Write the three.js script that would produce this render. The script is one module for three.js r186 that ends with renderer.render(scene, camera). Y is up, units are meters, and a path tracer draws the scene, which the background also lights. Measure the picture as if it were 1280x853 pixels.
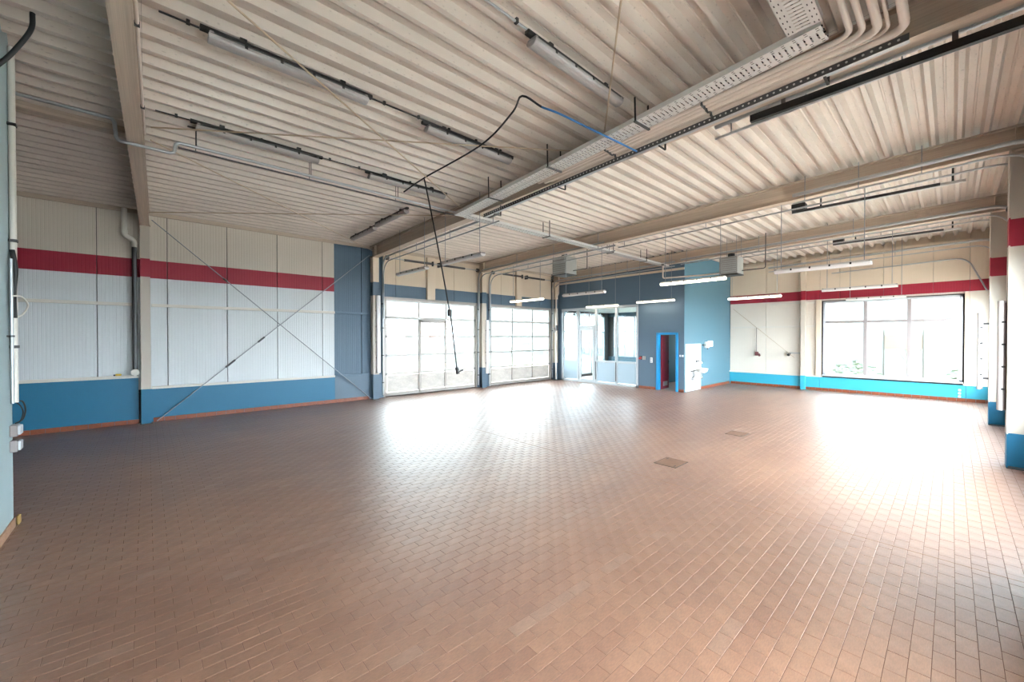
import * as THREE from 'three';
import { mergeGeometries } from 'three/addons/utils/BufferGeometryUtils.js';
import { RoundedBoxGeometry } from 'three/addons/geometries/RoundedBoxGeometry.js';
import { RectAreaLightUniformsLib } from 'three/addons/lights/RectAreaLightUniformsLib.js';

// ---------------------------------------------------------------- camera, sky, exposure
// World: x runs along the long gate wall (u), z = -v runs across the hall, y is up, metres. The camera stands near the right-hand wall.
const scene = new THREE.Scene();
const camera = new THREE.PerspectiveCamera(2 * Math.atan(426.5 / 501) * 180 / Math.PI, 1280 / 853, 0.05, 300);
const YAW = 47.67 * Math.PI / 180, PITCH = Math.atan(4.8 / 501);
camera.position.set(0, 2, 0);
camera.lookAt(Math.cos(YAW) * 10, 2 - Math.tan(PITCH) * 10, -Math.sin(YAW) * 10);
scene.background = new THREE.Color().setRGB(0.97, 0.985, 1.0);      // even overcast sky
scene.backgroundIntensity = 40;
const renderer = new THREE.WebGLRenderer({ antialias: true });
renderer.toneMapping = THREE.LinearToneMapping;
renderer.toneMappingExposure = 1.2;
renderer.shadowMap.enabled = true;
RectAreaLightUniformsLib.init();

// ---------------------------------------------------------------- helpers
let seed = 12345;
const rnd = () => { seed = (seed * 1664525 + 1013904223) >>> 0; return seed / 4294967296; };
const hash = (i, j) => { let t = Math.imul(i * 374761393 + j * 668265263, 1274126177); t = (t ^ (t >>> 13)) >>> 0; t = Math.imul(t, 2246822519) >>> 0; return ((t ^ (t >>> 16)) >>> 0) / 4294967296; };
const smooth = (t) => t * t * (3 - 2 * t);
function noise(x, y, per = 1e9) {
  const xi = Math.floor(x), yi = Math.floor(y), fx = smooth(x - xi), fy = smooth(y - yi), m = (a) => ((a % per) + per) % per;
  const h = (a, b) => hash(m(a), m(b));
  return (h(xi, yi) * (1 - fx) + h(xi + 1, yi) * fx) * (1 - fy) + (h(xi, yi + 1) * (1 - fx) + h(xi + 1, yi + 1) * fx) * fy;
}
function noiseTex(n, fn, srgb) {
  const d = new Uint8Array(n * n * 4);
  for (let j = 0; j < n; j++) for (let i = 0; i < n; i++) {
    const c = fn(i / n, j / n), k = (j * n + i) * 4;
    for (let q = 0; q < 3; q++) d[k + q] = Math.max(0, Math.min(255, Math.round(255 * (Array.isArray(c) ? c[q] : c))));
    d[k + 3] = 255;
  }
  const t = new THREE.DataTexture(d, n, n); t.wrapS = t.wrapT = THREE.RepeatWrapping; t.magFilter = THREE.LinearFilter; t.minFilter = THREE.LinearMipmapLinearFilter; t.generateMipmaps = true;
  if (srgb) t.colorSpace = THREE.SRGBColorSpace;
  t.needsUpdate = true; return t;
}
const fbm = (x, y, f, o = 4) => { let s = 0, a = 0.5, n = 0; for (let k = 0; k < o; k++) { s += a * noise(x * f, y * f, f); n += a; a *= 0.5; f *= 2; } return s / n; };

const clean = (g) => { if (g.index) g = g.toNonIndexed(); for (const k of Object.keys(g.attributes)) if (!['position', 'normal', 'uv', 'color'].includes(k)) g.deleteAttribute(k); return g; };
const join = (list) => { list = list.map(clean); return list.length === 1 ? list[0] : mergeGeometries(list); };
// box between two corners in (u, y, v)
function B(u0, u1, y0, y1, v0, v1) {
  const g = new THREE.BoxGeometry(Math.abs(u1 - u0), Math.abs(y1 - y0), Math.abs(v1 - v0));
  g.translate((u0 + u1) / 2, (y0 + y1) / 2, -(v0 + v1) / 2); return clean(g);
}
function RB(u0, u1, y0, y1, v0, v1, r = 0.01) {
  const g = new RoundedBoxGeometry(Math.abs(u1 - u0), Math.abs(y1 - y0), Math.abs(v1 - v0), 2, r);
  g.translate((u0 + u1) / 2, (y0 + y1) / 2, -(v0 + v1) / 2); return clean(g);
}
const V = (u, y, v) => new THREE.Vector3(u, y, -v);
// straight round bar between two (u, y, v) points
function bar(a, b, r = 0.01, n = 8) {
  const A = V(...a), Bv = V(...b), L = A.distanceTo(Bv), g = new THREE.CylinderGeometry(r, r, L, n, 1);
  g.applyQuaternion(new THREE.Quaternion().setFromUnitVectors(new THREE.Vector3(0, 1, 0), Bv.clone().sub(A).normalize()));
  g.translate((A.x + Bv.x) / 2, (A.y + Bv.y) / 2, (A.z + Bv.z) / 2); return clean(g);
}
function tube(pts, r = 0.01, seg = 40, n = 8, tension = 0.5) {
  const c = new THREE.CatmullRomCurve3(pts.map((p) => V(...p)), false, 'catmullrom', tension);
  return clean(new THREE.TubeGeometry(c, seg, r, n, false));
}
// rounded path: straight runs joined by quarter bends of radius rb
function bent(pts, r, rb, n = 8) {
  const P = pts.map((p) => V(...p)), path = new THREE.CurvePath();
  let from = P[0];
  for (let i = 1; i < P.length - 1; i++) {
    const d1 = P[i].clone().sub(P[i - 1]).normalize(), d2 = P[i + 1].clone().sub(P[i]).normalize();
    const a = P[i].clone().addScaledVector(d1, -rb), b = P[i].clone().addScaledVector(d2, rb);
    path.add(new THREE.LineCurve3(from, a)); path.add(new THREE.QuadraticBezierCurve3(a, P[i], b)); from = b;
  }
  path.add(new THREE.LineCurve3(from, P[P.length - 1]));
  const list = [];
  for (const c of path.curves) list.push(clean(new THREE.TubeGeometry(c, c.isLineCurve3 ? 1 : 8, r, n, false)));
  return join(list);
}
const taken = new Map();
const numbered = (name) => { const n = taken.get(name) ?? 0; taken.set(name, n + 1); return n ? `${name}_${String(n).padStart(3, '0')}` : name; };
const shade = (o) => { o.castShadow = o.receiveShadow = true; return o; };
function part(parent, name, geo, mat, label) {
  const m = shade(new THREE.Mesh(Array.isArray(geo) ? join(geo) : geo, mat)); m.name = name; if (label) m.userData.label = label; parent.add(m); return m;
}
function thing(name, label, category, group, base = [0, 0, 0]) {
  const g = new THREE.Group(); g.name = numbered(name); g.userData = { label, category }; if (group) g.userData.group = group;
  g.userData.base = base; scene.add(g); return g;
}
// children were built in world coordinates: move the group's origin to the base point of the thing
function settle(g) {
  const bb = new THREE.Box3().setFromObject(g), c = bb.getCenter(new THREE.Vector3()), p = new THREE.Vector3(c.x, bb.min.y, c.z);
  delete g.userData.base;
  for (const ch of g.children) ch.position.sub(p);
  g.position.copy(p); return g;
}
function struct(name, label, category) { const g = new THREE.Group(); g.name = name; g.userData = { label, category, kind: 'structure' }; scene.add(g); return g; }

// ---------------------------------------------------------------- materials
const std = (o) => new THREE.MeshStandardMaterial(o);
const fine = noiseTex(256, (x, y) => 0.5 + 0.5 * (fbm(x, y, 16, 4) - 0.5));
const dirtTex = noiseTex(256, (x, y) => { const a = fbm(x, y, 4, 5), b = fbm(x + 0.37, y * 1 + 0.11, 32, 2); const k = 0.86 + 0.2 * (a - 0.5) + 0.1 * (b - 0.5); return [k + 0.04, k + 0.03, k + 0.02]; }, true);
const deckTex = noiseTex(256, (x, y) => { const a = fbm(x, y, 4, 5), sp = noise(x * 128, y * 128, 128); const k = 0.9 + 0.14 * (a - 0.5) - (sp > 0.965 ? 0.12 : 0); return [k + 0.04, k + 0.03, k + 0.02]; }, true);
const tileTex = noiseTex(512, (x, y) => {
  const a = fbm(x, y, 8, 4), s = noise(x * 24, y * 128, 128), sp = noise(x * 200, y * 200, 200);
  const k = 0.82 + 0.12 * (a - 0.5) + 0.12 * (s - 0.5) + (sp > 0.95 ? -0.1 : 0); return [k + 0.04, k + 0.02, k];
}, true);
const rough = (lo, hi, f) => noiseTex(256, (x, y) => lo + (hi - lo) * fbm(x, y, f, 4));
const tileRough = rough(0.62, 1.0, 6);
const VC = { vertexColors: true };
const M = {
  panel: std({ color: 0xffffff, roughness: 0.55, ...VC }),
  dado: std({ color: 0xffffff, roughness: 0.5, bumpMap: fine, bumpScale: 0.002, ...VC }),
  joint: std({ color: 0x4a4a48, roughness: 0.9 }),
  greyBlue: std({ color: 0x54697a, roughness: 0.6, bumpMap: fine, bumpScale: 0.0015 }),
  officeBlue: std({ color: 0x4f7280, roughness: 0.6, bumpMap: fine, bumpScale: 0.0015 }),
  white: std({ color: 0xe6e4df, roughness: 0.5 }),
  sill: std({ color: 0xd6d0c6, roughness: 0.5 }),
  beige: std({ color: 0xd9c8b2, roughness: 0.55 }),
  beam: std({ color: 0xd8c6b3, roughness: 0.5, map: dirtTex }),
  column: std({ color: 0xffffff, roughness: 0.5, ...VC }),
  deck: std({ color: 0xe0d6cb, roughness: 0.36, map: deckTex }),
  roof: std({ color: 0x77726a, roughness: 0.9 }),
  galv: std({ color: 0xb4b8ba, roughness: 0.38, metalness: 0.75 }),
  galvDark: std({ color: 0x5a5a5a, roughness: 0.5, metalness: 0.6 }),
  tray: std({ color: 0xd4d3cf, roughness: 0.4, metalness: 0.3 }),
  conduit: std({ color: 0xd9cabd, roughness: 0.5 }),
  pipeWhite: std({ color: 0xddd8ce, roughness: 0.4 }),
  black: std({ color: 0x17181a, roughness: 0.5 }),
  dark: std({ color: 0x2c2a28, roughness: 0.6 }),
  cableBlue: std({ color: 0x1c5f96, roughness: 0.45 }),
  rod: std({ color: 0xb9a68e, roughness: 0.5, metalness: 0.2 }),
  rodGrey: std({ color: 0x8f9498, roughness: 0.45, metalness: 0.4 }),
  gateFrame: std({ color: 0x9b958e, roughness: 0.45, metalness: 0.25 }),
  gatePanel: std({ color: 0xd2cdc6, roughness: 0.5, map: dirtTex, metalness: 0.1 }),
  rubber: std({ color: 0x2b2c2e, roughness: 0.7 }),
  winFrame: std({ color: 0x8f8785, roughness: 0.5 }),
  winWhite: std({ color: 0xb9bec2, roughness: 0.45 }),
  winBlue: std({ color: 0x2f8fc4, roughness: 0.45 }),
  dimmingGlass: new THREE.MeshPhysicalMaterial({ color: 0xc4ccce, transmission: 1, thickness: 0, roughness: 0.0, ior: 1.5 }),  // grey tint holds down the brightness of the outside
  glass: new THREE.MeshPhysicalMaterial({ color: 0xf4fbff, transmission: 1, thickness: 0, roughness: 0.0, ior: 1.5 }),
  skirt: std({ color: 0x9c5638, roughness: 0.45, map: tileTex }),
  grout: std({ color: 0x6b4f42, roughness: 0.95 }),
  red: std({ color: 0x8a1730, roughness: 0.45 }),
  doorBlue: std({ color: 0x1f8fc9, roughness: 0.45 }),
  ceramic: std({ color: 0xf1f1ee, roughness: 0.15 }),
  chrome: std({ color: 0xc9ccd0, roughness: 0.15, metalness: 1 }),
  lampBody: std({ color: 0xc9c6c1, roughness: 0.5 }),
  lampCover: std({ color: 0xe6e2e0, roughness: 0.25 }),
  lampOn: std({ color: 0xffffff, roughness: 0.4, emissive: 0xfff6df, emissiveIntensity: 3.2 }),
  heater: std({ color: 0x9a9a96, roughness: 0.45, metalness: 0.3 }),
  yellow: std({ color: 0xc9a413, roughness: 0.5 }),
  steelCover: std({ color: 0x8f6f5c, roughness: 0.5, metalness: 0.2, map: dirtTex }),
  ground: std({ color: 0x5f5e5d, roughness: 0.9, map: dirtTex }),
  concrete: std({ color: 0xc4c0b8, roughness: 0.9, map: dirtTex }),
  lampGrey: std({ color: 0x9a9592, roughness: 0.35 }),
  grass: std({ color: 0x767a68, roughness: 1 }),
  bark: std({ color: 0x948f88, roughness: 0.95 }),
  leaf: std({ color: 0x5f7a52, roughness: 0.9 }),
  farWall: std({ color: 0x727577, roughness: 0.8 }),
  farDark: std({ color: 0x767c80, roughness: 0.6 }),
  sign: std({ color: 0xd9b7a4, roughness: 0.6 }),
  signRed: std({ color: 0xc23a3a, roughness: 0.6 }),
};
const C = (hex) => new THREE.Color(hex);
const COL = { white: C(0xd3d7d8), warm: C(0xd8cfc2), red: C(0x93122c), blue: C(0x0d6485), blueWin: C(0x35a3bc), greyBlue: C(0x4f6475), beige: C(0xd9c8b2), cream: C(0xbfb5a8) };

// roof underside: falls 2.1 % from the right-hand gates to the left-hand ones
const ROOF = (v) => 5.2 - 0.021 * (v + 0.6);
const VR = -1.0, VL = 12.7, UE = 18.75, UB = -6.2, UP = -1.05;      // planes of the shell
const FR = { a: -0.02, b: 5.42, c: 9.78, d: 14.2 };                  // the portal frames

// colour every triangle of a geometry by a function of its centre (u, y, v)
function paint(g, fn) {
  g = clean(g); const p = g.attributes.position, c = new Float32Array(p.count * 3);
  for (let i = 0; i < p.count; i += 3) {
    const u = (p.getX(i) + p.getX(i + 1) + p.getX(i + 2)) / 3, y = (p.getY(i) + p.getY(i + 1) + p.getY(i + 2)) / 3, v = -(p.getZ(i) + p.getZ(i + 1) + p.getZ(i + 2)) / 3;
    const k = fn(u, y, v); for (let q = 0; q < 3; q++) { c[(i + q) * 3] = k.r; c[(i + q) * 3 + 1] = k.g; c[(i + q) * 3 + 2] = k.b; }
  }
  g.setAttribute('color', new THREE.BufferAttribute(c, 3)); return g;
}
// A profiled wall panel with shallow vertical grooves. along: 'u' or 'v'; face: coordinate of the front plane; dir: +1/-1 side (of the other axis) that the front looks to.
function panelGeo(along, s0, s1, ys, face, dir, breaks = []) {
  const pr = []; const pitch = 0.0588, n = Math.max(1, Math.round((s1 - s0) / pitch)), w = (s1 - s0) / n;
  pr.push([s0, 0.035], [s0 + 0.004, 0.004], [s0 + 0.008, 0]);
  for (let i = 0; i < n; i++) {
    const a = s0 + i * w;
    if (i) pr.push([a - 0.007, 0], [a - 0.003, 0.0028], [a + 0.003, 0.0028], [a + 0.007, 0]);
  }
  pr.push([s1 - 0.008, 0], [s1 - 0.004, 0.004], [s1, 0.035]);
  for (const b of breaks) if (b > s0 + 0.01 && b < s1 - 0.01) {
    const k = pr.findIndex((q) => q[0] > b), d = pr[k - 1][1] + (pr[k][1] - pr[k - 1][1]) * (b - pr[k - 1][0]) / (pr[k][0] - pr[k - 1][0]); pr.splice(k, 0, [b, d]);
  }
  const pos = [], uv = [];
  const pt = (q, y) => (along === 'u' ? [q[0], y, -(face - dir * q[1])] : [face - dir * q[1], y, -q[0]]);
  for (let i = 0; i < pr.length - 1; i++) for (let j = 0; j < ys.length - 1; j++) {
    const a = pt(pr[i], ys[j]), b = pt(pr[i + 1], ys[j]), c = pt(pr[i + 1], ys[j + 1]), d = pt(pr[i], ys[j + 1]);
    pos.push(...a, ...b, ...c, ...a, ...c, ...d); const A = [pr[i][0], ys[j]], Bq = [pr[i + 1][0], ys[j]], Cq = [pr[i + 1][0], ys[j + 1]], D = [pr[i][0], ys[j + 1]];
    uv.push(...A, ...Bq, ...Cq, ...A, ...Cq, ...D);
  }
  const g = new THREE.BufferGeometry(); g.setAttribute('position', new THREE.Float32BufferAttribute(pos, 3)); g.setAttribute('uv', new THREE.Float32BufferAttribute(uv, 2)); g.computeVertexNormals();
  // make the front look towards dir
  const nrm = g.attributes.normal; let s = 0; for (let i = 0; i < nrm.count; i++) s += along === 'u' ? -nrm.getZ(i) : nrm.getX(i);
  if (s * dir < 0) { const p = g.attributes.position.array, t = g.attributes.uv.array; for (let i = 0; i < p.length; i += 9) for (let q = 0; q < 3; q++) { const x = p[i + 3 + q]; p[i + 3 + q] = p[i + 6 + q]; p[i + 6 + q] = x; } for (let i = 0; i < t.length; i += 6) for (let q = 0; q < 2; q++) { const x = t[i + 2 + q]; t[i + 2 + q] = t[i + 4 + q]; t[i + 4 + q] = x; } g.computeVertexNormals(); }
  return g;
}
// a row of skirting tiles along one line
const skirtGeo = {};
function skirting(parent, along, s0, s1, face, dir, mat = M.skirt) {
  const n = Math.round((s1 - s0) / 0.2), w = (s1 - s0) / n;
  for (let i = 0; i < n; i++) {
    const key = along + w.toFixed(4); skirtGeo[key] ??= clean(along === 'u' ? new RoundedBoxGeometry(w - 0.005, 0.1, 0.014, 1, 0.003) : new RoundedBoxGeometry(0.014, 0.1, w - 0.005, 1, 0.003));
    const m = part(parent, 'skirting_tile', skirtGeo[key], mat), s = s0 + (i + 0.5) * w;
    m.position.copy(along === 'u' ? V(s, 0.052, face + dir * 0.007) : V(face + dir * 0.007, 0.052, s));
  }
}

// ================================================================ STRUCTURE
// ---- floor: slab, clay tiles in running bond
const floor = struct('floor', 'brown clay tile floor laid in running bond across the hall', 'floor');
part(floor, 'grout_bed', B(UB, UE + 0.3, -0.25, -0.003, VR - 0.3, VL + 0.3), M.grout);
{
  const TW = 0.0985, TL = 0.2095, gap = 0.0038, th = 0.012;
  const pos = [], uv = [], hx = TL / 2 - gap / 2, hz = TW / 2 - gap / 2, bv = 0.0012;
  const quad = (a, b, c, d) => { pos.push(...a, ...b, ...c, ...a, ...c, ...d); for (const q of [a, b, c, a, c, d]) uv.push(q[0] * 2.4 + 0.5, q[2] * 2.4 + 0.5); };
  const T = [[-hx + bv, 0, hz - bv], [hx - bv, 0, hz - bv], [hx - bv, 0, -hz + bv], [-hx + bv, 0, -hz + bv]], E1 = [[-hx, -bv * 0.7, hz], [hx, -bv * 0.7, hz], [hx, -bv * 0.7, -hz], [-hx, -bv * 0.7, -hz]], E2 = E1.map((p) => [p[0], -th, p[2]]);
  quad(...T);
  for (let i = 0; i < 4; i++) { const j = (i + 1) % 4; quad(E1[i], E1[j], T[j], T[i]); quad(E2[i], E2[j], E1[j], E1[i]); }
  const base = new THREE.BufferGeometry(); base.setAttribute('position', new THREE.Float32BufferAttribute(pos, 3)); base.setAttribute('uv', new THREE.Float32BufferAttribute(uv, 2)); base.computeVertexNormals();
  const variants = [];
  for (let k = 0; k < 6; k++) { const g = base.clone(), t = g.attributes.uv; for (let i = 0; i < t.count; i++) t.setXY(i, t.getX(i) + k * 0.37, t.getY(i) + k * 0.219); variants.push(g); }
  const tone = (k) => { const t = k / 9; return new THREE.Color().setRGB(0.27 + 0.13 * t, 0.125 + 0.085 * t, 0.075 + 0.052 * t); };
  const grey = new THREE.Color().setRGB(0.33, 0.235, 0.19);
  const palette = [...Array(10)].map((_, k) => tone(k)); for (let k = 0; k < 4; k++) palette.push(tone(3 + k).lerp(grey, 0.28));
  const glazed = (c) => new THREE.MeshPhysicalMaterial({ color: c, roughness: 0.62, ior: 1.75, clearcoat: 1, clearcoatRoughness: 0.42, map: tileTex, roughnessMap: tileRough });
  const mats = palette.map(glazed);
  part(floor, 'expansion_joint', B(5.264, 5.274, -0.006, 0.0016, -0.9, 12.6), std({ color: 0x957866, roughness: 0.8 }));
  const all = [];
  const f = [Math.cos(YAW), Math.sin(YAW)], r = [Math.sin(YAW), -Math.cos(YAW)];
  for (let j = Math.floor((VR + 0.02) / TW); j * TW < VL; j++) for (let i = Math.floor(UB / TL); i * TL < UE; i++) {
    const u = (i + (j & 1) * 0.5) * TL + 0.03, v = j * TW + 0.02;
    if (u < -4.2 || u > UE - 0.05 || v > VL - 0.03 || v < VR + 0.04) continue;
    // worn and smeared patches: streaks follow the driving direction
    const big = fbm((u + 7) / 40, (v + 3) / 40, 12, 3), streak = noise(u * 0.9 + 40, v * 4.5 + 11), patch = noise(u * 0.55 + 5, v * 0.55 + 9), own = hash(i * 7 + 3, j * 13 + 5);
    let t = 0.42 + 0.9 * (big - 0.5) + 0.55 * (streak - 0.5) + 0.3 * (own - 0.5) + 0.35 * (patch - 0.5), k;
    if (noise(u * 1.6 + 90, v * 7 + 30) > 0.85 && own > 0.4) k = 10 + Math.floor(own * 3.99); else k = Math.max(0, Math.min(9, Math.floor(t * 10)));
    const d = u * f[0] + v * f[1], l = u * r[0] + v * r[1], px = 640 + 501 * l / d, py = 421.7 + 1002 / d;
    const seen = d > 0.5 && px > -20 && px < 1300 && py < 870;
    all.push({ u, v, k, tilt: [(hash(i, j + 77) - 0.5) * 0.004, (hash(i + 31, j) - 0.5) * 0.004], dy: (hash(i + 5, j + 9) - 0.5) * 0.0012, d: seen ? d : 1e6, vi: Math.floor(hash(j, i) * 6) });
  }
  all.sort((a, b) => a.d - b.d);
  for (const t of all.slice(0, 300)) {
    const m = part(floor, 'tile', variants[t.vi], mats[t.k]); m.position.set(t.u, t.dy, -t.v); m.rotation.set(t.tilt[0], 0, t.tilt[1]);
  }
  const rest = all.slice(300), inst = shade(new THREE.InstancedMesh(base, glazed(0xffffff), rest.length));
  inst.name = 'tiles'; inst.userData.kind = 'stuff';
  const q = new THREE.Quaternion(), e = new THREE.Euler(), mt = new THREE.Matrix4(), one = new THREE.Vector3(1, 1, 1);
  rest.forEach((t, n) => { q.setFromEuler(e.set(t.tilt[0], 0, t.tilt[1])); inst.setMatrixAt(n, mt.compose(new THREE.Vector3(t.u, t.dy, -t.v), q, one)); inst.setColorAt(n, palette[t.k]); });
  floor.add(inst);
}
// steel inspection covers let into the floor
function cover(u, v, w, l, label) {
  const t = thing('floor_hatch', label, 'hatch');
  const lid = part(t, 'lid', RB(u - w / 2 + 0.012, u + w / 2 - 0.012, -0.004, 0.008, v - l / 2 + 0.012, v + l / 2 - 0.012, 0.002), M.steelCover);
  part(t, 'rim', [B(u - w / 2, u + w / 2, -0.004, 0.006, v - l / 2, v - l / 2 + 0.01), B(u - w / 2, u + w / 2, -0.004, 0.006, v + l / 2 - 0.01, v + l / 2), B(u - w / 2, u - w / 2 + 0.01, -0.004, 0.006, v - l / 2, v + l / 2), B(u + w / 2 - 0.01, u + w / 2, -0.004, 0.006, v - l / 2, v + l / 2)], M.dark);
  for (const s of [-1, 1]) part(lid, 'lifting_slot', B(u + s * w * 0.33 - 0.03, u + s * w * 0.33 + 0.03, 0.0075, 0.0095, v + s * l * 0.36 - 0.008, v + s * l * 0.36 + 0.008), M.black);
  settle(t);
}
cover(6.16, 3.0, 0.44, 0.36, 'larger square steel floor hatch with dark rim beside the expansion joint');
cover(9.02, 2.98, 0.4, 0.34, 'smaller square steel floor hatch nearer the washbasin corner');

// ---- ceiling: trapezoidal steel deck in single sheets, insulation above
const ceiling = struct('ceiling', 'beige trapezoidal steel roof deck on portal beams', 'ceiling');
{
  const p = 0.28, prof = [[0, 0], [0.05, 0], [0.085, 0.09], [0.15, 0.09], [0.158, 0.08], [0.172, 0.08], [0.18, 0.09], [0.245, 0.09], [0.28, 0]];
  const sheet = (u0, u1, v0) => {
    const pts = []; for (let k = 0; k < 3; k++) prof.slice(0, -1).forEach(([a, h]) => pts.push([v0 + k * p + a, h])); pts.push([v0 + 3 * p, 0]);
    const pos = [], uv = []; let len = 0;
    for (let i = 0; i < pts.length - 1; i++) {
      const [va, ha] = pts[i], [vb, hb] = pts[i + 1], a = [u0, ROOF(va) + ha, -va], b = [u1, ROOF(va) + ha, -va], c = [u1, ROOF(vb) + hb, -vb], d = [u0, ROOF(vb) + hb, -vb], w = Math.hypot(vb - va, hb - ha);
      pos.push(...a, ...c, ...b, ...a, ...d, ...c); const q = (x, y) => [x * 0.5 + v0 * 0.17, y * 0.25 + v0 * 0.31]; uv.push(...q(len, u0), ...q(len + w, u1), ...q(len, u1), ...q(len, u0), ...q(len + w, u0), ...q(len + w, u1)); len += w;
    }
    const g = new THREE.BufferGeometry(); g.setAttribute('position', new THREE.Float32BufferAttribute(pos, 3)); g.setAttribute('uv', new THREE.Float32BufferAttribute(uv, 2)); g.computeVertexNormals(); return g;
  };
  const us = [UB, FR.a, FR.b, FR.c, FR.d, UE + 0.2];
  for (let b = 0; b < us.length - 1; b++) for (let v = VR - 0.2; v < VL + 0.2; v += 3 * p) {
    const m = part(ceiling, 'deck_sheet', sheet(us[b] + 0.001, us[b + 1] - 0.001, v), M.deck); m.position.y = (b & 1) * 0.0015;
  }
  const slab = B(UB - 0.3, UE + 0.3, 0, 0.25, VR - 0.4, VL + 0.4), q = slab.attributes.position;
  for (let i = 0; i < q.count; i++) q.setY(i, q.getY(i) + ROOF(-q.getZ(i)) + 0.1);
  slab.computeVertexNormals(); part(ceiling, 'roof_insulation', slab, M.roof);
}

// ---- left wall with the two glazed gates
const gates1 = [5.85, 9.63], gates2 = [10.37, 14.0];
const wallL = struct('wall_left', 'profiled white wall panels with red stripe and blue dado beside the gates', 'wall');
{
  const y1 = ROOF(VL) + 0.09, bk = [VL + 0.035, VL + 0.16];
  // backing, with the gate and office openings left free
  part(wallL, 'core', [B(UB - 0.2, 5.8, -0.1, y1, ...bk), B(5.8, 14.05, 3.36, y1, ...bk), B(gates1[1] + 0.04, gates2[0] - 0.04, -0.1, 3.36, ...bk), B(14.05, 14.9, -0.1, y1, ...bk), B(14.9, 18.4, 3.1, y1, ...bk), B(14.9, 18.4, -0.1, 0.1, ...bk), B(18.4, UE + 0.3, -0.1, y1, ...bk)], M.joint);
  const tint = (u, y) => (u > 4.23 && u < 5.9 ? COL.greyBlue : y > 3.39 && y < 3.81 ? COL.red : y >= 3.81 ? COL.warm : COL.white);
  const edges = [-5.5, -4.32, -3.15, -1.97, -0.81, 0.37, 1.55, 2.70, 3.89, 5.07, 5.8];
  for (let i = 0; i < edges.length - 1; i++) {
    const a = edges[i] + 0.005, b = edges[i + 1] - 0.005, lo = b < 0 ? 1.06 : 0.78;
    part(wallL, 'panel', paint(panelGeo('u', a, b, [lo, 3.39, 3.81, y1], VL, -1, [4.23]), tint), M.panel);
  }
  const head = [5.8, 6.24, 7.42, 8.6, 9.77, 10.95, 12.12, 13.3, 14.05];
  for (let i = 0; i < head.length - 1; i++) part(wallL, 'panel', paint(panelGeo('u', head[i] + 0.002, head[i + 1] - 0.002, [3.34, 3.77, y1], VL, -1), (u, y) => (y < 3.77 ? COL.greyBlue : COL.beige)), M.panel);
  part(wallL, 'panel', paint(panelGeo('u', gates1[1] + 0.05, gates2[0] - 0.05, [0, 3.34], VL, -1), () => COL.greyBlue), M.panel);
  // smooth painted dado and its sill
  part(wallL, 'dado', paint(RB(-5.5, -0.15, 0, 1.06, VL - 0.045, VL + 0.03, 0.004), () => COL.blue), M.dado);
  part(wallL, 'dado', paint(RB(0.0, 4.23, 0, 0.78, VL - 0.045, VL + 0.03, 0.004), () => COL.blue), M.dado);
  part(wallL, 'dado', paint(RB(4.23, 5.78, 0, 0.78, VL - 0.045, VL + 0.03, 0.004), () => COL.greyBlue), M.dado);
  part(wallL, 'sill', RB(-5.5, -0.15, 1.06, 1.125, VL - 0.075, VL + 0.0, 0.006), M.sill);
  part(wallL, 'sill', RB(0.08, 4.23, 0.78, 0.835, VL - 0.075, VL + 0.0, 0.006), M.sill);
  part(wallL, 'sill', RB(4.23, 5.3, 0.78, 0.835, VL - 0.075, VL + 0.0, 0.006), M.greyBlue);
  // girt rails
  const girt = (a, b, y, m) => part(wallL, 'girt_rail', [RB(a, b, y - 0.035, y + 0.035, VL - 0.07, VL - 0.001, 0.006), B(a, b, y + 0.025, y + 0.03, VL - 0.078, VL - 0.06)], m);
  girt(-5.5, -0.15, 2.75, M.sill); girt(0.08, 4.23, 2.75, M.sill); girt(4.23, 5.32, 2.75, M.greyBlue);
  skirting(wallL, 'u', -3.0, -0.14, VL - 0.045, -1); skirting(wallL, 'u', 0.1, 5.3, VL - 0.045, -1);
  // eaves angle along the top of the panels
  part(wallL, 'eaves_angle', [B(-5.5, 14.05, y1 - 0.16, y1 - 0.13, VL - 0.05, VL - 0.004), B(-5.5, 14.05, y1 - 0.16, y1 - 0.06, VL - 0.01, VL - 0.004)], M.beam);
  // header posts above the gates
  for (const [a, b] of [[7.4, 7.72], [11.75, 12.05]]) part(wallL, 'header_post', paint(RB(a, b, 3.34, y1 - 0.17, VL - 0.11, VL - 0.003, 0.006), (u, y) => COL.beige), M.panel);
}

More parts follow.
